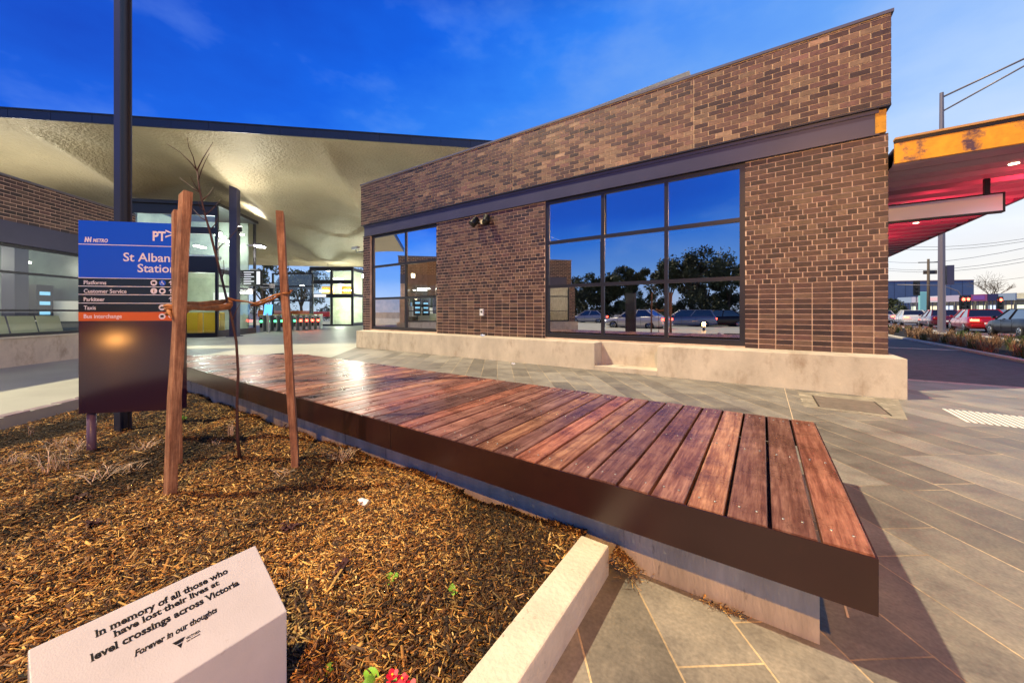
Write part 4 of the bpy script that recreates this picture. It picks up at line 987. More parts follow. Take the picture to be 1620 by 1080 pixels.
# ---- ticket gates
g0 = at(419, 524); g1 = at(506, 520.4)
gs = None
lab_i = 0
for i in range(10):
    p = g0.lerp(g1, i/9); red = i > 5
    r_ = thing('ticket_gate', ('steel ticket gate with a red light in the row under the roof' if red else 'steel ticket gate with a green light in the row under the roof'), 'ticket gate', p, R(55), 'red lit ticket gates' if red else 'green lit ticket gates')
    MB().box(-.09, .09, -.7, .7, 0, .98).build('cabinet', M['metal'], r_, bevel=.03); MB().box(-.1, .1, -.72, .72, .98, 1.02).build('top', mat('gate_top', lin(220, 214, 120), rough=.4), r_, bevel=.01)
    b = MB(); b.box(-.06, .06, -.712, -.7, .25, .82); b.build('reader', M['ink'], r_); b = MB(); disc(b, 0, .62, .075, y=-.7125, th=-.01); b.build('indicator', M['lamp_red'] if red else M['lamp_green'], r_)
p = at(424, 526)
r_ = thing('help_kiosk', 'slim kiosk with a tilted blue screen beside the ticket gates', 'kiosk', p, R(35))
MB().box(-.05, .05, -.05, .05, 0, 1.1).build('post', M['metal'], r_); MB().obox((-.22, -.05, 1.0), (.44, 0, 0), (.0, .1, .6), (0, .05, 0)).build('screen', glow('kiosk_blue', (.1, .45, 1, 1), 1.6), r_)
# ---- far glazed pavilion and screen
fp0 = at(492, 515.5); fpt = fp0
r_ = thing('glass_pavilion', 'far glazed station pavilion with ceiling lamps beyond the ticket gates', 'pavilion', fp0, R(35))
Wp = 3.45; Hp = 4.9
b = MB()
for x_ in (0, Wp/2, Wp): b.box(x_-.08, x_+.08, -.08, .08, 0, Hp)
for z_ in (0.0, 2.35, 3.5, Hp-.3): b.box(0, Wp, -.09, .09, z_, z_+(.15 if z_ < 2 else .32))
for y_ in (2.2, 4.4): b.box(Wp-.07, Wp+.07, y_, y_+.12, 0, Hp)
for z_ in (0.0, 2.45, Hp-.3): b.box(Wp-.06, Wp+.06, 0.1, 4.4, z_, z_+.25)
b.build('frame', M['frame'], r_)
MB().box(.1, Wp, 3, 3.1, 0, Hp).build('back_wall', mat('pavilion_inner', lin(190, 196, 170), rough=.6, var=.35, vscale=1), r_)
b = MB(); b.quad((0, 0, 0), (Wp, 0, 0), (Wp, 0, Hp), (0, 0, Hp)); b.quad((Wp, 0, 0), (Wp, 4.4, 0), (Wp, 4.4, Hp), (Wp, 0, Hp)); b.build('pane', M['clear'], r_)
for x_, z_ in ((1.6, 3.95), (.4, 2.9), (2.4, 2.95)): MB().box(x_, x_+.7, .6, .9, z_, z_+.1).build('ceiling_lamp', M['lamp_white'], r_)
b = MB()
for x_ in (.5, 2.2): b.box(x_, x_+.85, .8, 1.3, 2.75, 3.35)
b.build('yellow_panel', mat('amber_panel', lin(226, 170, 50), rough=.5), r_)
b = MB(); b.box(.3, 1.3, -.11, -.095, 2.4, 2.62); b.build('name_board', glow('board_white', (.9, .9, .95, 1), 1), r_)
plight(r_.matrix_basis @ Vector((1.7, 1.6, 3.2)), 260, (.95, 1, .85), .2); plight(r_.matrix_basis @ Vector((1.7, 1.6, 1.4)), 140, (.95, 1, .85), .2)
q0 = at(430, 517)
r_ = thing('glass_screen', 'tall dark framed glass screen beyond the ticket gates', 'glass wall', q0, R(35))
b = MB(); b.box(0, .12, 0, .12, 0, 4.2); b.box(3.1, 3.2, 0, .12, 0, 4.2)
for z_ in (2.0, 3.1, 4.1): b.box(.12, 3.1, 0, .08, z_, z_+.12)
b.build('frame', M['frame'], r_); g = MB(); g.quad((0, .05, 0), (3.2, .05, 0), (3.2, .05, 4.1), (0, .05, 4.1)); g.build('pane', M['clear'], r_)
# orange / red far shapes behind gates
p = at(400, 512); r_ = thing('orange_barrier', 'orange and red hoarding far behind the ticket gates', 'hoarding', at(408, 509), R(35))
MB().box(0, 6, 0, .2, .6, 1.3).build('board', mat('orange_board', lin(220, 110, 40), rough=.6), r_, bevel=.01); MB().box(6.2, 9.5, 0, .2, .6, 1.2).build('red_board', mat('red_board', lin(190, 40, 50), rough=.6), r_)
b = MB()
for x_ in (0.1, 3, 5.8, 9.3): b.box(x_, x_+.1, .05, .15, 0, .6)
b.build('leg', M['steel'], r_)

# ================================================================== TREES
def leafy(name, base, h, spread, label, seed, group=None, trunk_h=.45, clumps=26, per=150, lsz=.28, lean=0):
    rg = random.Random(seed); r_ = thing(name, label, 'tree', base, 0, group)
    b = MB(); forks = []
    top = Vector((lean, 0, h*trunk_h)); b.tube([(0, 0, -.2), (lean*.3, .1, h*trunk_h*.5), top], [h*.03, h*.023, h*.017], n=8)
    for k in range(7):
        a = rg.uniform(0, 6.28); e = top + Vector((math.cos(a)*spread*rg.uniform(.3, .8), math.sin(a)*spread*rg.uniform(.3, .8), h*rg.uniform(.2, .45)))
        b.tube([top - Vector((0, 0, h*.1*rg.random())), top.lerp(e, .5)+Vector((0, 0, h*.05)), e], [h*.012, h*.008, h*.003], n=6); forks.append(e)
    b.build('trunk', M['bark'], r_)
    vs = []; fs = []; cs = []; c = MB()
    for k in range(clumps):
        f_ = forks[rg.randrange(len(forks))] if k % 3 else Vector((rg.gauss(0, spread*.4), rg.gauss(0, spread*.4), h*rg.uniform(.12, .4)))
        cc = f_ + Vector((rg.gauss(0, spread*.26), rg.gauss(0, spread*.26), rg.gauss(0, h*.09))); cr = spread*rg.uniform(.16, .42); tone = rg.uniform(.5, 1.5)
        for q in range(per):
            d = Vector((rg.gauss(0, 1), rg.gauss(0, 1), rg.gauss(0, .7))).normalized()*cr*rg.uniform(.3, 1.05)**.6
            p = cc + d; a = Vector((rg.gauss(0, 1), rg.gauss(0, 1), rg.gauss(0, 1))).normalized(); bb = a.cross(Vector((rg.gauss(0, 1), rg.gauss(0, 1), rg.gauss(0, 1)))).normalized()
            s = lsz*rg.uniform(.5, 1.2); t_ = tone*rg.uniform(.7, 1.3)
            c.add([p-a*s, p+bb*s*.35, p+a*s, p-bb*s*.35], [(0, 1, 2, 3)], col=(t_, t_, t_))
    c.build('crown', M['leaf_dark'], r_); return r_
def bare(name, base, h, label, seed, depth=6, spread=.55, thick=.03):
    rg = random.Random(seed); r_ = thing(name, label, 'tree', base); b = MB(); t_ = MB()
    def grow(p, d, l, rad, k):
        q = p + d*l; m = p.lerp(q, .5) + Vector((rg.gauss(0, 1), rg.gauss(0, 1), 0))*l*.05
        (b if k > depth-2 else t_).tube([p, m, q], [rad, rad*.85, rad*.7], n=5)
        if k == 0: return
        for i in range(3 if k > 1 else 2):
            nd = (d + Vector((rg.gauss(0, spread), rg.gauss(0, spread), rg.gauss(.1, spread*.6)))).normalized()
            grow(q, nd, l*rg.uniform(.6, .85), rad*.62, k-1)
    grow(Vector((0, 0, -.2)), Vector((0, 0, 1)), h*.28, h*thick, depth)
    b.build('trunk', M['bark'], r_); t_.build('crown', M['bark'], r_); return r_
# beyond the gates
for i, (u, d, h, s, lb) in enumerate(((418, 42, 7.6, 3.2, 'dark gum tree seen under the roof beside the glazed booth'), (446, 50, 8.6, 3.6, 'dark gum tree seen through the glass screen beyond the gates'), (476, 46, 8.0, 3.0, 'dark gum tree between the glass screen and the far pavilion'), (566, 50, 8, 3, 'gum tree seen between the far pavilion and the brick corner'))):
    p = ptz(u, 493, d); leafy('gum_tree', (p.x, p.y, -.1), h, s, lb, 20+i, clumps=18, per=150, lsz=.25, trunk_h=.3)
# behind the camera: they show in the window reflections
def mirror(u, d):
    a = (u-810)/574; return Vector((d*(-S_+C_*a), 2*(Yw+.06) - d*(C_+S_*a), -.13))
for i, (u, d, h, s, lb) in enumerate(((1095, 46, 9.8, 3.6, 'tall gum tree across the road mirrored in the right hand panes'), (1060, 50, 8.2, 3.0, 'broad gum tree mirrored behind the window mullion'), (1155, 46, 7.6, 3, 'low gum tree mirrored at the right edge of the window'),
                                     (995, 48, 8.4, 2.4, 'slim gum tree mirrored in the middle panes'), (940, 52, 6.9, 2.6, 'rounded gum tree mirrored in the left panes'), (962, 50, 6.6, 2.3, 'small gum tree mirrored beside the mast'), (1120, 52, 8.6, 3.0, 'gum tree standing beside the tallest mirrored gum'), (905, 60, 6, 3, 'distant gum tree mirrored past the wing end'))):
    p = mirror(u, d); leafy('gum_tree', p, h, s, lb, 40+i, clumps=34, per=230, lsz=.24, trunk_h=.38)
# dark bush tree across the road right, bare tree behind the shops
p = ptz(1411, 493, 62); leafy('street_tree', (p.x, p.y, -.1), 4.6, 1.7, 'dark bushy tree in front of the big blue grey shed', 70, clumps=18, per=90, lsz=.25, trunk_h=.25)
p = ptz(1573, 493, 70); bare('bare_tree', (p.x, p.y, -.1), 8.8, 'wide leafless tree rising behind the row of shops', 4, depth=6, spread=.5, thick=.018)

# ================================================================== RIGHT CANOPY
cn = thing('side_canopy', 'long verandah with ochre steel fascia and ribbed underside along the building end', 'canopy', (2.7, 12, 0))
Zc = 3.3; X2 = 3.95
rm = mat('weathered_ochre_steel', lin(240, 164, 36), rough=.45, metal=.15, var=.25, vscale=8, stain=(2.0, lin(86, 60, 74), .49, .58))
b = MB(); b.box(XW1+.02, X2+.05, 7.38, 7.42, Zc, 3.585); b.build('front_fascia', rm, cn, world=True)
b = MB(); b.box(XW1+.02, X2+.05, 7.375, 7.43, 3.59, 3.63); b.build('gutter_gap', M['ink'], cn, world=True)
b = MB(); b.box(XW1+.02, X2+.08, 7.35, 7.46, 3.632, 3.66); b.build('cap_flashing', mat('tan_flashing', lin(190, 140, 84), rough=.5), cn, world=True)
um = mat('plum_soffit', lin(150, 120, 140), rough=.35, metal=.2, var=.1)
b = MB(); y = 7.45; bw = .62
while y < 21:
    prof = [(0, .06), (.06, 0), (bw*.55, .0), (bw*.8, .10), (bw-.02, .12), (bw, .06)]
    for (ya, za), (yb_, zb_) in zip(prof, prof[1:]): b.quad((XW1+.02, y+ya, Zc+za), (X2, y+ya, Zc+za), (X2, y+yb_, Zc+zb_), (XW1+.02, y+yb_, Zc+zb_))
    y += bw
b.build('ribbed_soffit', um, cn, world=True)
b = MB(); b.box(XW1+.02, X2, 7.46, 21, 3.5, 3.54); b.build('roof_sheet', M['steel'], cn, world=True)
b = MB(); b.box(X2, X2+.05, 7.43, 21, Zc-.01, 3.58); b.build('side_fascia', M['navy'], cn, world=True)
for x_, y_ in ((2.95, 8.35), (2.3, 10.3), (3.0, 12.6), (2.5, 15.5)): MB().tube([(x_, y_, Zc-.006), (x_, y_, Zc+.03)], .05, n=16).build('downlight', M['lamp_warm'], cn, world=True); spot((x_, y_, Zc-.03), (0, 0, -1), 40, 130, (.85, .88, 1))
cl_ = thing('canopy_lightbox', 'long blank grey light box hung under the verandah on a black post', 'sign', (2.2, 9.06, 2.74))
MB().box(XW1+.03-2.2, 3.1-2.2, -.06, .06, 0, .31).build('casing', M['ink'], cl_, bevel=.004); MB().box(XW1+.05-2.2, 3.07-2.2, -.064, -.0605, .025, .285).build('face', mat('grey_lilac_panel', lin(214, 200, 210), rough=.2, spec=.7), cl_)
MB().box(2.93-2.2-.03, 2.93-2.2+.03, -.03, .03, .3105, .56).build('post', M['ink'], cl_)
for x_, y_, e in ((1.75, 14.2, 55), (2.9, 11.2, 60), (3.75, 8.9, 16)):  # wall lamp, plus added red lights that tint the verandah soffit
    r_ = thing('red_lamp_and_fill', {14.2: 'small glowing red lamp on the brick end wall under the verandah', 11.2: 'added red light glowing beneath the middle of the verandah', 8.9: 'added red light by the outer edge of the verandah'}[y_], 'lamp', (x_, y_, Zc-.02 if y_ != 14.2 else 2.9))
    MB().tube([(0, 0, 0), (0, 0, -.05)], .05, n=12).build('lens', M['lamp_red'], r_); MB().tube([(0, 0, .02), (0, 0, 0)], .06, n=12).build('base', M['ink'], r_)
    spot((x_, y_, 2.2), (0, .15, 1), e*6.5, 150, (1, .03, .07))
# ================================================================== STREET FURNITURE RIGHT
lp = at(1490, 525, .12)
sl_ = thing('street_light', 'tall grey steel light pole rising from the roadside planting above the verandah', 'street light', (lp.x, lp.y, 0))
pm_ = mat('galvanised_pole', lin(132, 124, 130), rough=.45, metal=.4)
MB().tube([(0, 0, 0), (0, 0, 6), (0, 0, 12.7)], [.155, .13, .08], n=8, smooth=False).build('pole', pm_, sl_)
MB().box(-.32, .32, -.32, .32, 0, .09).build('base_plate', M['conc2'], sl_)
dirR = Vector((.97, -.1, 0)); b = MB(); b.tube([(0, 0, 12.45), dirR*4.6+Vector((0, 0, 13.95))], .045, n=6); b.tube([(0, 0, 11.7), dirR*4.6+Vector((0, 0, 13.9))], .04, n=6); b.build('arm', pm_, sl_)
MB().obox(dirR*4.4+Vector((0, -.15, 13.85)), dirR*.9, (0, .3, 0), (0, 0, .14)).build('lamp_head', M['metal'], sl_, bevel=.03)
MB().box(.15, .4, -.15, .15, 2.6, 3.6).build('control_box', M['steel'], sl_)
# utility pole, wires
up0 = ptz(1469, 493, 58); up0.z = 0
r_ = thing('utility_pole', 'brown timber utility pole with a crossarm in front of the big shed', 'utility pole', up0)
MB().tube([(0, 0, 0), (0, 0, 9.6)], [.22, .15], n=8).build('pole', M['bark'], r_); b = MB(); b.obox((-1.2, -.6, 9.0), (2.4, 1.2, 0), (-.06, .12, 0), (0, 0, .14)); b.obox((-.5, 0, 7.2), (1.6, .6, 0), (-.06, .12, 0), (0, 0, .6)); b.build('crossarm', M['bark'], r_)
wl = [(1405, 388, 50, 1640, 366, 40), (1405, 393, 50, 1640, 370, 40), (1405, 414, 60, 1640, 378, 30), (1405, 425, 60, 1640, 396, 34), (1405, 428, 60, 1640, 403, 36), (1405, 450, 70, 1640, 430, 50)]
for i, (u0, v0, d0, u1, v1, d1) in enumerate(wl):
    a_, b_ = ptz(u0, v0, d0), ptz(u1+60, v1-4, d1); pts = [a_.lerp(b_, q/8) - Vector((0, 0, .9*4*(q/8)*(1-q/8))) - a_ for q in range(9)]
    o = MB().tube(pts, .022, n=5).build('power_cable', M['ink']); o.location = a_
    tag(o, 'thin dark overhead cable crossing the pale sky above the road', 'cable', 'overhead cables above the road')
# traffic signals
def signal(u, v, d, lab, lit, s=1.0, mast=True):
    p = ptz(u, v, d); r_ = thing('traffic_signal', lab, 'traffic light', (p.x, p.y, -.13))
    z = p.z+.13; h = Vector((0, 0, z)); fw = Vector((S_*1, -C_*1, 0)).normalized(); rt = Vector((C_, S_, 0))
    MB().tube([(0, .2, 0), (0, .2, z+.4)], .07, n=8).build('pole', pm_, r_)
    MB().obox(h - rt*.2*s - Vector((0, 0, .85*s)), rt*.4*s, -fw*.2*s, (0, 0, 1.2*s)).build('housing', M['ink'], r_, bevel=.02)
    MB().obox(h - rt*.34*s - Vector((0, 0, 1.0*s)) - fw*.03, rt*.68*s, -fw*.02, (0, 0, 1.5*s)).build('backing_board', M['ink'], r_)
    for k, mm in enumerate((M['lamp_red'] if lit else M['ink'], M['rubber'], M['rubber'])):
        b = MB(); c = h + Vector((0, 0, .12*s-.4*s*k)) + fw*.012; b.tube([c, c+fw*.03], .15*s, n=14); b.build('lens', mm, r_)
    return r_, z
r_, z = signal(1524.5, 475.5, 42, 'pair of glowing red traffic signals above the red car', True, 1.2)
r_2, _ = signal(1532, 475, 42.3, 'second red traffic signal beside its twin above the red car', True, 1.1)
p = r_.location
b = MB(); b.tube([(0, 0, z), (-.4, 0, z+1.1), (-1.6, 0, z+1.8), (-5.5, -.5, z+2.05)], [.07, .06, .05, .04], n=8); b.build('mast_arm', pm_, r_)
signal(1583.5, 476, 36, 'dark traffic signal showing orange red in front of the shops', True, .9)
r_, z = signal(1451, 452, 48, 'overhead black traffic signal seen from behind before the blue shed', False, 1.3)
# big shed, shops
A_ = ptz(1380, 493, 92); B_ = ptz(1541, 493, 88); A_.z = B_.z = 0
r_ = thing('blue_shed', 'large windowless blue grey commercial building across the road', 'building', A_)
v_ = B_-A_; nrm = Vector((-v_.y, v_.x, 0)).normalized(); b = MB(); b.obox((0, 0, -.2), v_, nrm*25, (0, 0, 8.95)); b.build('wall', mat('blue_grey_cladding', lin(84, 104, 142), rough=.7, var=.12, vscale=.2), r_)
b = MB()
for q in range(1, 9): b.obox(v_*(q/9) - nrm*.02, v_.normalized()*.12, nrm*.015, (0, 0, 8.7))
b.build('panel_joint', mat('joint_grey', lin(60, 74, 106), rough=.8), r_)
b = MB(); b.obox(Vector((0, 0, 8.76)) - nrm*.1, v_, nrm*.4, (0, 0, .2)); b.build('parapet_cap', mat('pink_cap', lin(170, 140, 140), rough=.7), r_)
C1 = ptz(1440, 493, 84); C2 = ptz(1640, 493, 62); C1.z = C2.z = 0; v_ = C2-C1; ln = v_.length; nrm = Vector((-v_.y, v_.x, 0)).normalized(); vn = v_.normalized()
shopc = [lin(180, 178, 200), lin(150, 168, 196), lin(206, 206, 220), lin(176, 166, 190), lin(38, 34, 84), lin(122, 60, 108), lin(34, 34, 80), lin(130, 146, 172)]
wdt = [.16, .16, .14, .18, .085, .13, .08, .12]; s = 0
labs = ['lilac fronted shop beside the street light pole', 'pale blue shop with a verandah in front of the shed', 'white fronted shop near the red signals', 'wide grey lilac shop front behind the red car', 'narrow navy fronted shop', 'magenta signed shop under the bare tree', 'second navy fronted shop past the magenta sign', 'slate blue shop front at the row end']
order = [1, 0, 2, 3, 4, 5, 6, 7]
for i in order:
    w_ = wdt[i]*ln*.93; p = C1 + vn*s; s += w_
    r_ = thing('shop', labs[i], 'shop', p)
    b = MB(); b.obox((0, 0, -.1), vn*(w_-.02), nrm*12, (0, 0, 4.6)); b.build('wall', mat('shop_wall', lin(196, 190, 170), rough=.8, var=.2), r_)
    b = MB(); b.obox(-nrm*2.6+Vector((0, 0, 3.2)), vn*(w_-.05), nrm*.2, (0, 0, 1.25)); b.obox(-nrm*2.4+Vector((0, 0, 3.3)), vn*(w_-.05), nrm*2.35, (0, 0, .12)); b.build('verandah_fascia', mat('fascia_paint', shopc[i], rough=.6), r_)
    b = MB(); nwin = max(1, int(w_/2.4))
    for q in range(nwin): b.obox(-nrm*.03+vn*(w_*(q+.12)/nwin)+Vector((0, 0, .5)), vn*(w_*.76/nwin), nrm*.02, (0, 0, 1.9))
    b.build('window', glow('shop_window_glow', [(1, .85, .55, 1), (.9, .95, .7, 1), (.7, .8, 1, 1)][i % 3], 1.1), r_)
    b = MB()
    for q in range(3): b.obox(-nrm*2.5+vn*(w_*(q+.1)/3), vn*.1, nrm*.1, (0, 0, 3.2))
    b.build('post', M['steel'], r_)
    if i in (2, 5):
        b = MB(); b.obox(-nrm*2.64+vn*w_*.15+Vector((0, 0, 3.45)), vn*w_*.7, nrm*.03, (0, 0, .75)); b.build('sign_board', mat('sign_board', lin(232, 190, 200) if i == 2 else lin(110, 70, 150), rough=.5), r_)
p = ptz(1462, 493, 70); r_ = thing('teal_pylon_sign', 'pale teal pylon sign standing near the utility pole', 'sign', (p.x, p.y, 0), R(20)); MB().box(-.8, .8, -.2, .2, 1.0, 5.0).build('panel', mat('teal_panel', lin(140, 205, 205), rough=.5), r_, bevel=.1); MB().box(-.1, .1, -.1, .1, 0, 1).build('post', M['steel'], r_)

# ================================================================== CARS
def car(loc, rz, paint, label, wagon=False, brake=True, head=False, rim=None):
    r_ = thing('parked_car' if False else 'car', label, 'car', loc, rz, 'cars queued on the road' if not head else 'cars passing behind the camera')
    W = .9; st = [(-2.25, .38, .80, .80), (-2.18, .30, .93, .86), (-1.9, .22, .98, .895), (-1.2, .2, .97, .9), (0, .2, .93, .9), (1.0, .2, .90, .9), (1.7, .22, .82, .885), (2.1, .28, .70, .84), (2.25, .36, .60, .74)]
    b = MB(); rings = []
    for y, zb, zt, w_ in st:
        h = [(0, zb), (w_*.9, zb), (w_, zb+.16), (w_*1.01, (zb+zt)/2), (w_*.96, zt-.06), (w_*.86, zt), (w_*.4, zt+.035), (0, zt+.04)]
        rings.append([(x, y, z) for x, z in h] + [(-x, y, z) for x, z in reversed(h[1:-1])])
    n = len(rings[0]); b.add([p for q in rings for p in q], [(i*n+j, i*n+(j+1) % n, (i+1)*n+(j+1) % n, (i+1)*n+j) for i in range(len(rings)-1) for j in range(n)] + [tuple(range(n-1, -1, -1)), tuple((len(rings)-1)*n+j for j in range(n))], smooth=True)
    body = b.build('body', paint, r_)
    yb0, yt0, yt1, yb1 = (-2.1, -1.85, .35, 1.15) if wagon else (-1.75, -1.05, .3, 1.1)
    zt = 1.43; zb = .93
    gl_ = MB(); wl_, wt = .80, .60
    V = [(-wl_, yb0, zb), (wl_, yb0, zb), (wl_, yb1, zb-.04), (-wl_, yb1, zb-.04), (-wt, yt0, zt), (wt, yt0, zt), (wt, yt1, zt), (-wt, yt1, zt)]
    gl_.add(V, [(0, 1, 5, 4), (1, 2, 6, 5), (2, 3, 7, 6), (3, 0, 4, 7), (4, 5, 6, 7)])
    gl_.build('window', CARGLASS, r_, bevel=.02)
    rb = MB(); rb.obox((-wt-.01, yt0-.02, zt-.012), (2*wt+.02, 0, 0), (0, yt1-yt0+.04, 0), (0, 0, .045))
    for a_, c_ in ((0, 4), (1, 5), (2, 6), (3, 7)): rb.beam(V[a_], V[c_], .07, .07)
    for sx in (-1, 1):
        mb_ = (0.5*(yb0+yb1)+.1); rb.beam((sx*wl_, mb_, zb), (sx*wt, .5*(yt0+yt1), zt), .06, .06)
    rb.build('roof', paint, r_, bevel=.012)
    for sx in (-1, 1):
        for yy in (-1.38, 1.40):
            w = MB(); w.tube([(sx*.70, yy, .31), (sx*.905, yy, .31)], .315, n=22); wo_ = w.build('wheel', M['rubber'], r_)
            w = MB(); w.tube([(sx*.90, yy, .31), (sx*.915, yy, .31)], .20, n=20)
            w.build('rim', rim or M['metal'], wo_)
            w = MB()
            for q in range(5):
                a = q*1.2566; w.beam((sx*.918, yy+.05*math.cos(a+.6), .31+.05*math.sin(a+.6)), (sx*.918, yy+.17*math.cos(a+.6), .31+.17*math.sin(a+.6)), .05, .008, up=(1, 0, 0))
            w.build('rim_opening', M['ink'], wo_)
        MB().box(sx*.9-.0, sx*.9+sx*.12, .75, .9, .95, 1.07).build('mirror', paint, r_)
        MB().box(sx*.45 if sx > 0 else -.82, .82 if sx > 0 else -.45, -2.262, -2.15, .70, .84).build('tail_light', M['lamp_red'] if brake else M['lamp_dimred'], r_)
        MB().box(.42 if sx > 0 else -.76, .76 if sx > 0 else -.42, 2.12, 2.235, .55, .68).build('headlight', M['lamp_white'] if head else M['metal'], r_)
    MB().box(-.26, .26, -2.285, -2.262, .52, .64).build('number_plate', M['white'], r_)
    MB().box(-.8, .8, -2.30, -2.2, .33, .48).build('bumper', paint, r_, bevel=.03)
    dl = MB()
    for sx in (-1, 1):
        for yy in (-.75, .25, 1.05): dl.box(sx*.912-.003, sx*.912+.003, yy-.006, yy+.006, .3, .92)
    dl.build('door_seam', M['ink'], r_)
    return r_
CARGLASS = mat('car_glass', lin(28, 34, 48), rough=.03, spec=1.0, metal=.0, coat=1)
M['lamp_dimred'] = mat('tail_lens', lin(150, 10, 10), rough=.2)
def paint(n, c): return mat(n, c, rough=.25, metal=.2, coat=1)
P_ = {'black': mat('black_paint', lin(24, 20, 24), rough=.3, spec=.4), 'red': paint('red_paint', lin(170, 22, 20)), 'white': paint('white_paint', lin(214, 208, 206)), 'silver': paint('silver_paint', lin(160, 158, 166)), 'maroon': paint('maroon_paint', lin(92, 30, 40)), 'grey': paint('grey_paint', lin(100, 110, 140))}
XC = 11.2
car((XC, 30.1, -.12), 0, P_['black'], 'dark glossy sedan nearest the camera at the right edge', brake=True)
car((XC+.5, 37.4, -.12), R(-4), P_['red'], 'bright red sedan queued just ahead of the dark sedan', brake=True)
car((XC+.7, 44.4, -.12), R(-3), P_['maroon'], 'maroon sedan half hidden behind the street light pole', brake=False)
car((XC+.6, 51.2, -.12), R(-3), P_['white'], 'white sedan with glowing tail lights left of the street light pole', brake=True)
car((XC+.4, 60.5, -.12), R(-3), P_['silver'], 'silver sedan furthest along the queue beside the brick corner', brake=True)
car((XC+4.2, 44, -.12), R(0), P_['grey'], 'blue grey car in the far lane behind the red sedan', brake=False)
car((XC+3.9, 36.5, -.12), R(0), P_['white'], 'white car in the far lane beyond the dark sedan', brake=True)
car((XC+4.1, 51.5, -.12), R(0), P_['red'], 'red car in the far lane behind the white sedan', brake=True)
car((XC+4.1, 29.5, -.12), R(0), P_['silver'], 'silver wagon in the far lane at the right edge', wagon=True)
car((XC+4.3, 59.5, -.12), R(0), P_['black'], 'dark car in the far lane near the shed', brake=True)
for i, (u, d, pk, lb) in enumerate(((1010, 27, 'white', 'white car with headlights on passing behind the planter'), (1085, 30, 'grey', 'blue grey car with headlights on mirrored in the right panes'), (930, 40, 'silver', 'silver car mirrored low in the left panes'), (1135, 30, 'black', 'black car with headlights on mirrored at the right frame'))):
    p = mirror(u, d); car((p.x, p.y, -.12), R([100, 80, 95, 70][i]), P_[pk], lb, head=True, wagon=(i == 1))
# ================================================================== GRASSES AND SMALL PLANTS
def tuft(name, loc, n, h, spread, m, label, cat, group=None, seed=0, wdt=.004, droop=.5, forks=0):
    rg = random.Random(seed); b = MB()
    for i in range(n):
        a = rg.uniform(0, 6.28); l = h*rg.uniform(.5, 1.1); sp = spread*rg.uniform(.2, 1); st_ = Vector((rg.gauss(0, spread*.15), rg.gauss(0, spread*.15), 0))
        p1 = st_ + Vector((math.cos(a)*sp*.45, math.sin(a)*sp*.45, l*.65)); p2 = st_ + Vector((math.cos(a)*sp, math.sin(a)*sp, l*(1-droop*rg.random())))
        s = Vector((-math.sin(a), math.cos(a), 0))*wdt; t_ = rg.uniform(.6, 1.3); q = (t_, t_, t_)
        b.add([st_-s, st_+s, p1+s*.8, p1-s*.8, p2], [(0, 1, 2, 3), (3, 2, 4)], col=q)
        for f_ in range(forks):
            k0 = rg.uniform(.4, 1); base = p1.lerp(p2, k0) if k0 > .5 else st_.lerp(p1, k0*2); e = base + Vector((rg.gauss(0, 1), rg.gauss(0, 1), rg.gauss(.3, .8)))*l*.18
            b.add([base-s*.6, base+s*.6, e], [(0, 1, 2)], col=q)
    o = b.build(name, m); o.location = loc; return tag(o, label, cat, group)
GM = mat('dry_grass', lin(150, 116, 86), rough=.9, attr=True); GG = mat('green_grass', lin(70, 84, 40), rough=.8, attr=True)
TW = mat('dry_twigs', lin(198, 172, 152), rough=.9, attr=True)
rg = random.Random(11); i = 0
for row in range(4):
    y = 9.5
    while y < 44:
        x = 5.5+row*.75+rg.uniform(-.15, .15); y += rg.uniform(.65, 1.0)*(1 if y < 22 else 1.7)
        tuft('grass_clump', (x, y, .02), 70 if y < 22 else 40, .42, .34, GM if rg.random() < .7 else GG, 'clump of drooping tan ornamental grass in the roadside bed', 'grass clump', 'ornamental grasses in the roadside bed', seed=i, wdt=.006 if y < 22 else .012); i += 1
bedp = lambda u, v: (lambda p: (p.x, p.y, float(mulch_z(np.float64(p.x), np.float64(p.y)))))(at(u, v, .08))
for j, (u, v, h, s, lb, n, fk) in enumerate(((85, 738, .20, .20, 'pale dead twiggy shrub left of the sign leg', 34, 5), (165, 757, .10, .22, 'low dead shrub in front of the sign leg', 26, 5), (232, 712, .09, .18, 'low dry twiggy plant beside the nearest stake', 24, 5), (540, 735, .12, .16, 'dry branching plant right of the lone stake', 26, 5), (366, 690, .17, .05, 'thin dry seed stalk beside the sapling', 12, 4), (455, 748, .05, .14, 'flat dry twigs at the foot of the lone stake', 18, 4), (50, 662, .13, .07, 'small dark twig plant by the kerb stones', 8, 4), (92, 690, .09, .14, 'grey dead tuft near the kerb stones', 20, 4))):
    tuft('dry_shrub', bedp(u, v), n, h, s, TW, lb, 'dead plant', 'dead shrubs in the mulch', seed=100+j, wdt=.0022, forks=fk)
RD = mat('purple_foliage', lin(58, 22, 26), rough=.8, attr=True)
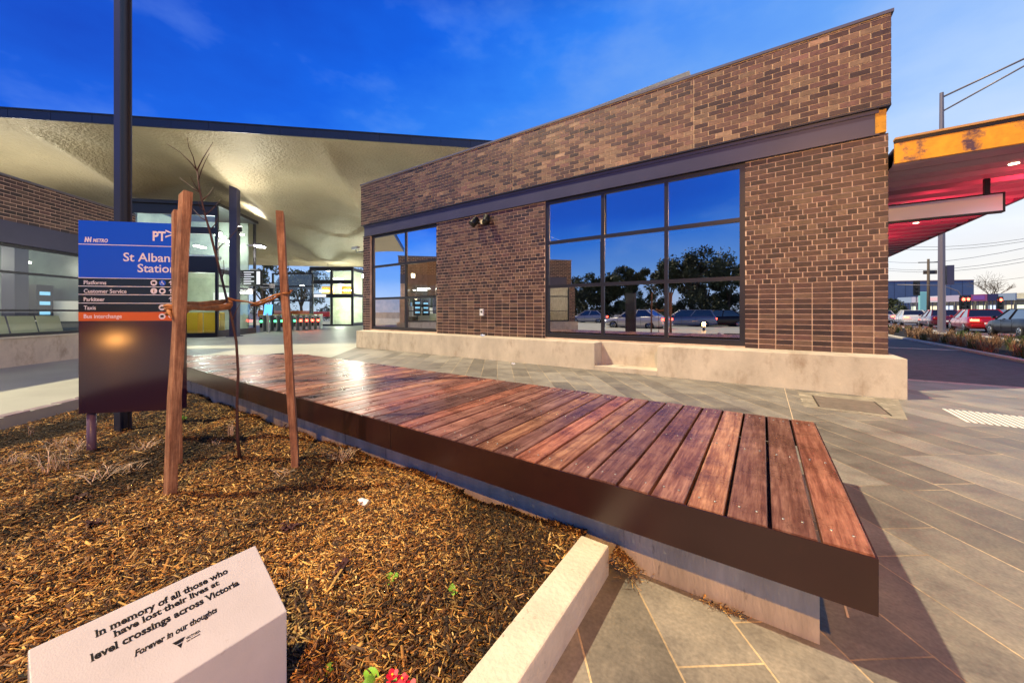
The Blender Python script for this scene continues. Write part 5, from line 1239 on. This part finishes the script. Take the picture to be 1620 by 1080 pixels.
def leafplant(name, loc, n, r0, r1, lift, m, label, cat, seed, wd=.5):
    rg = random.Random(seed); r_ = thing(name, label, cat, loc); b = MB()
    for i in range(n):
        a = rg.uniform(0, 6.28); l = rg.uniform(r0, r1); up_ = rg.uniform(.1, 1)*lift; d = Vector((math.cos(a), math.sin(a), 0)); s = Vector((-d.y, d.x, 0)); t_ = rg.uniform(.65, 1.35)
        st_ = Vector((rg.gauss(0, r0*.5), rg.gauss(0, r0*.5), .004)); N_ = 5; vs = []
        for k in range(N_+1):
            q = k/N_; w_ = l*wd*math.sin(min(1, q*.93+.07)*math.pi)**.7*.5; c = st_ + d*l*q + Vector((0, 0, up_*math.sin(q*2.2)))
            vs += [c-s*w_+Vector((0, 0, w_*.35)), c, c+s*w_+Vector((0, 0, w_*.35))]
        b.add(vs, [f for k in range(N_) for f in ((k*3, k*3+1, k*3+4, k*3+3), (k*3+1, k*3+2, k*3+5, k*3+4))], col=(t_, t_, t_), smooth=True)
    b.build('leaves', m, r_); return r_
LG = mat('lime_leaf', lin(120, 170, 50), rough=.5, attr=True, var=.3, vscale=60)
leafplant('seedling', bedp(620, 940), 22, .015, .034, .02, LG, 'small curly green seedling in the middle of the mulch', 'seedling', 1)
leafplant('seedling', bedp(719, 952), 16, .012, .03, .018, LG, 'small ragged green seedling nearer the concrete kerb', 'seedling', 2)
leafplant('seedling', bedp(292, 655), 12, .02, .04, .05, LG, 'tiny bright green weed behind the stakes', 'seedling', 3)
for j, (u, v, r0, lb) in enumerate(((128, 790, .05, 'dark purple low plant left of the nearest stake'), (455, 845, .05, 'dark red low plant in the middle of the mulch'), (148, 845, .04, 'small dark plant in the mulch above the plaque'), (545, 918, .045, 'dark purple seedling beside the green seedling'))):
    leafplant('purple_plant', bedp(u, v), 26, r0*.4, r0, .03, RD, lb, 'plant', 20+j)
fp_ = leafplant('primula', bedp(596, 1128), 14, .04, .065, .04, LG, 'crimson flowering primula with big green leaves at the bottom edge', 'flower', 9, .6)
FR = mat('crimson_petal', lin(196, 12, 50), rough=.5, attr=True); FY = mat('yellow_eye', lin(240, 200, 40), rough=.5)
for q, (dx_, dy_, dz_) in enumerate(((.035, .012, .052), (.06, .028, .058), (.045, .05, .05), (.075, .055, .045), (.022, .035, .06))):
    b = MB()
    for k in range(5):
        a = k*1.2566+q; c = Vector((math.cos(a)*.009, math.sin(a)*.009, 0)); ring = [c + Vector((math.cos(t_)*.0085, math.sin(t_)*.0085, .004*math.cos(t_-a))) for t_ in [j*math.pi/4 for j in range(8)]]
        b.add([Vector((dx_, dy_, dz_+.0006*k)) + p for p in ring], [tuple(range(8))], col=(1, 1, 1))
    fo_ = b.build('flower', FR, fp_); b = MB(); b.tube([(dx_, dy_, dz_+.003), (dx_, dy_, dz_+.006)], .003, n=8); b.build('eye', FY, fo_)
    b = MB(); b.tube([(dx_*.5, dy_*.5, .0), (dx_, dy_, dz_-.001)], .0015, n=5); b.build('stalk', GG, fp_)
leafplant('seedling', bedp(512, 1083), 7, .02, .045, .02, LG, 'yellow green leaf rosette at the bottom edge beside the plaque', 'seedling', 31)
p = bedp(575, 803); o = crumple('paper_litter', M['white'], (p[0], p[1], p[2]+.02), .04, 'torn white paper scrap lying on the mulch', 'litter', 12)
p = bedp(90, 752); o = crumple('leaf_scrap', mat('pale_scrap', lin(220, 190, 130), rough=.8), (p[0], p[1], p[2]+.012), .014, 'pale cream scrap on the mulch near the left edge', 'litter', 13)

# street lamp behind the camera (its orange light shows in the sign and fascia)
r_ = thing('street_lamp', 'street lamp with an orange lantern behind the planter seen in reflections', 'street light', (1.9, -3.1, 0))
MB().tube([(0, 0, 0), (0, 0, 5.2)], [.08, .05], n=10).build('pole', pm_, r_); MB().tube([(0, 0, 5.2), (0, 0, 5.55)], [.16, .2], n=14).build('lantern', M['lamp_orange'], r_)
plight((1.9, -2.9, 5.3), 1700, (1, .48, .09), .05)

r_ = thing('bollard_light', 'low bollard with a glowing amber head behind the planter seen in the sign reflection', 'bollard light', (-2.95, -9.7, -.1))
MB().tube([(0, 0, 0), (0, 0, .42)], .07, n=12).build('post', M['steel'], r_); MB().tube([(0, 0, .42), (0, 0, .62)], .09, n=12).build('lantern', glow('amber_glow', (1, .42, .10, 1), 120), r_)

for i, (u, v, d, lab) in enumerate(((345, 369, 18.5, 'small bright lamp under the roof right of the glazed booth corner'), (457, 433, 29, 'small bright lamp above the ticket gates'), (380, 371, 19.2, 'tiny bright lamp behind the slim steel column'), (519, 428, 31, 'oval lamp in front of the far pavilion'), (478, 452, 30, 'faint lamp over the last ticket gates'))):
    p = ptz(u, v, d); r_ = thing('roof_lamp', lab, 'lamp', p)
    MB().tube([(0, 0, .03), (0, 0, .12)], .14, n=14).build('housing', M['frame'], r_); MB().tube([(0, 0, -.03), (0, 0, .03)], .17, n=14).build('lens', M['lamp_white'], r_)
    MB().tube([(0, 0, .12), (0, 0, 1.6 if d < 25 else .9)], .015, n=6).build('stem', M['frame'], r_)
for i, (u, v, d, w_, lab) in enumerate(((423, 452, 24, .9, 'white hanging sign beside the departure screen'), (388, 461, 19.6, .8, 'grey notice board low on the booth side'))):
    p = ptz(u, v, d); r_ = thing('hanging_sign', lab, 'sign', p, R(38))
    MB().box(-w_/2, w_/2, -.04, .04, -.14, .14).build('panel', M['white'], r_, bevel=.01); MB().box(-w_/2+.08, w_/2-.3, -.045, -.0405, -.06, .06).build('dark_strip', M['ink'], r_)

for j, (u, v, h, s_, lb, n) in enumerate(((120, 705, .12, .16, 'grey brown dead shrub beside the sign leg base', 26), (20, 720, .10, .14, 'brown dead shrub at the left edge of the mulch', 22), (205, 748, .07, .14, 'thin dry runner left of the nearest stake', 16), (335, 705, .05, .10, 'small flattened dry weed between stakes and sapling', 14))):
    tuft('dry_shrub', bedp(u, v), n, h, s_, TW, lb, 'dead plant', 'dead shrubs in the mulch', seed=300+j, wdt=.0017, forks=5)
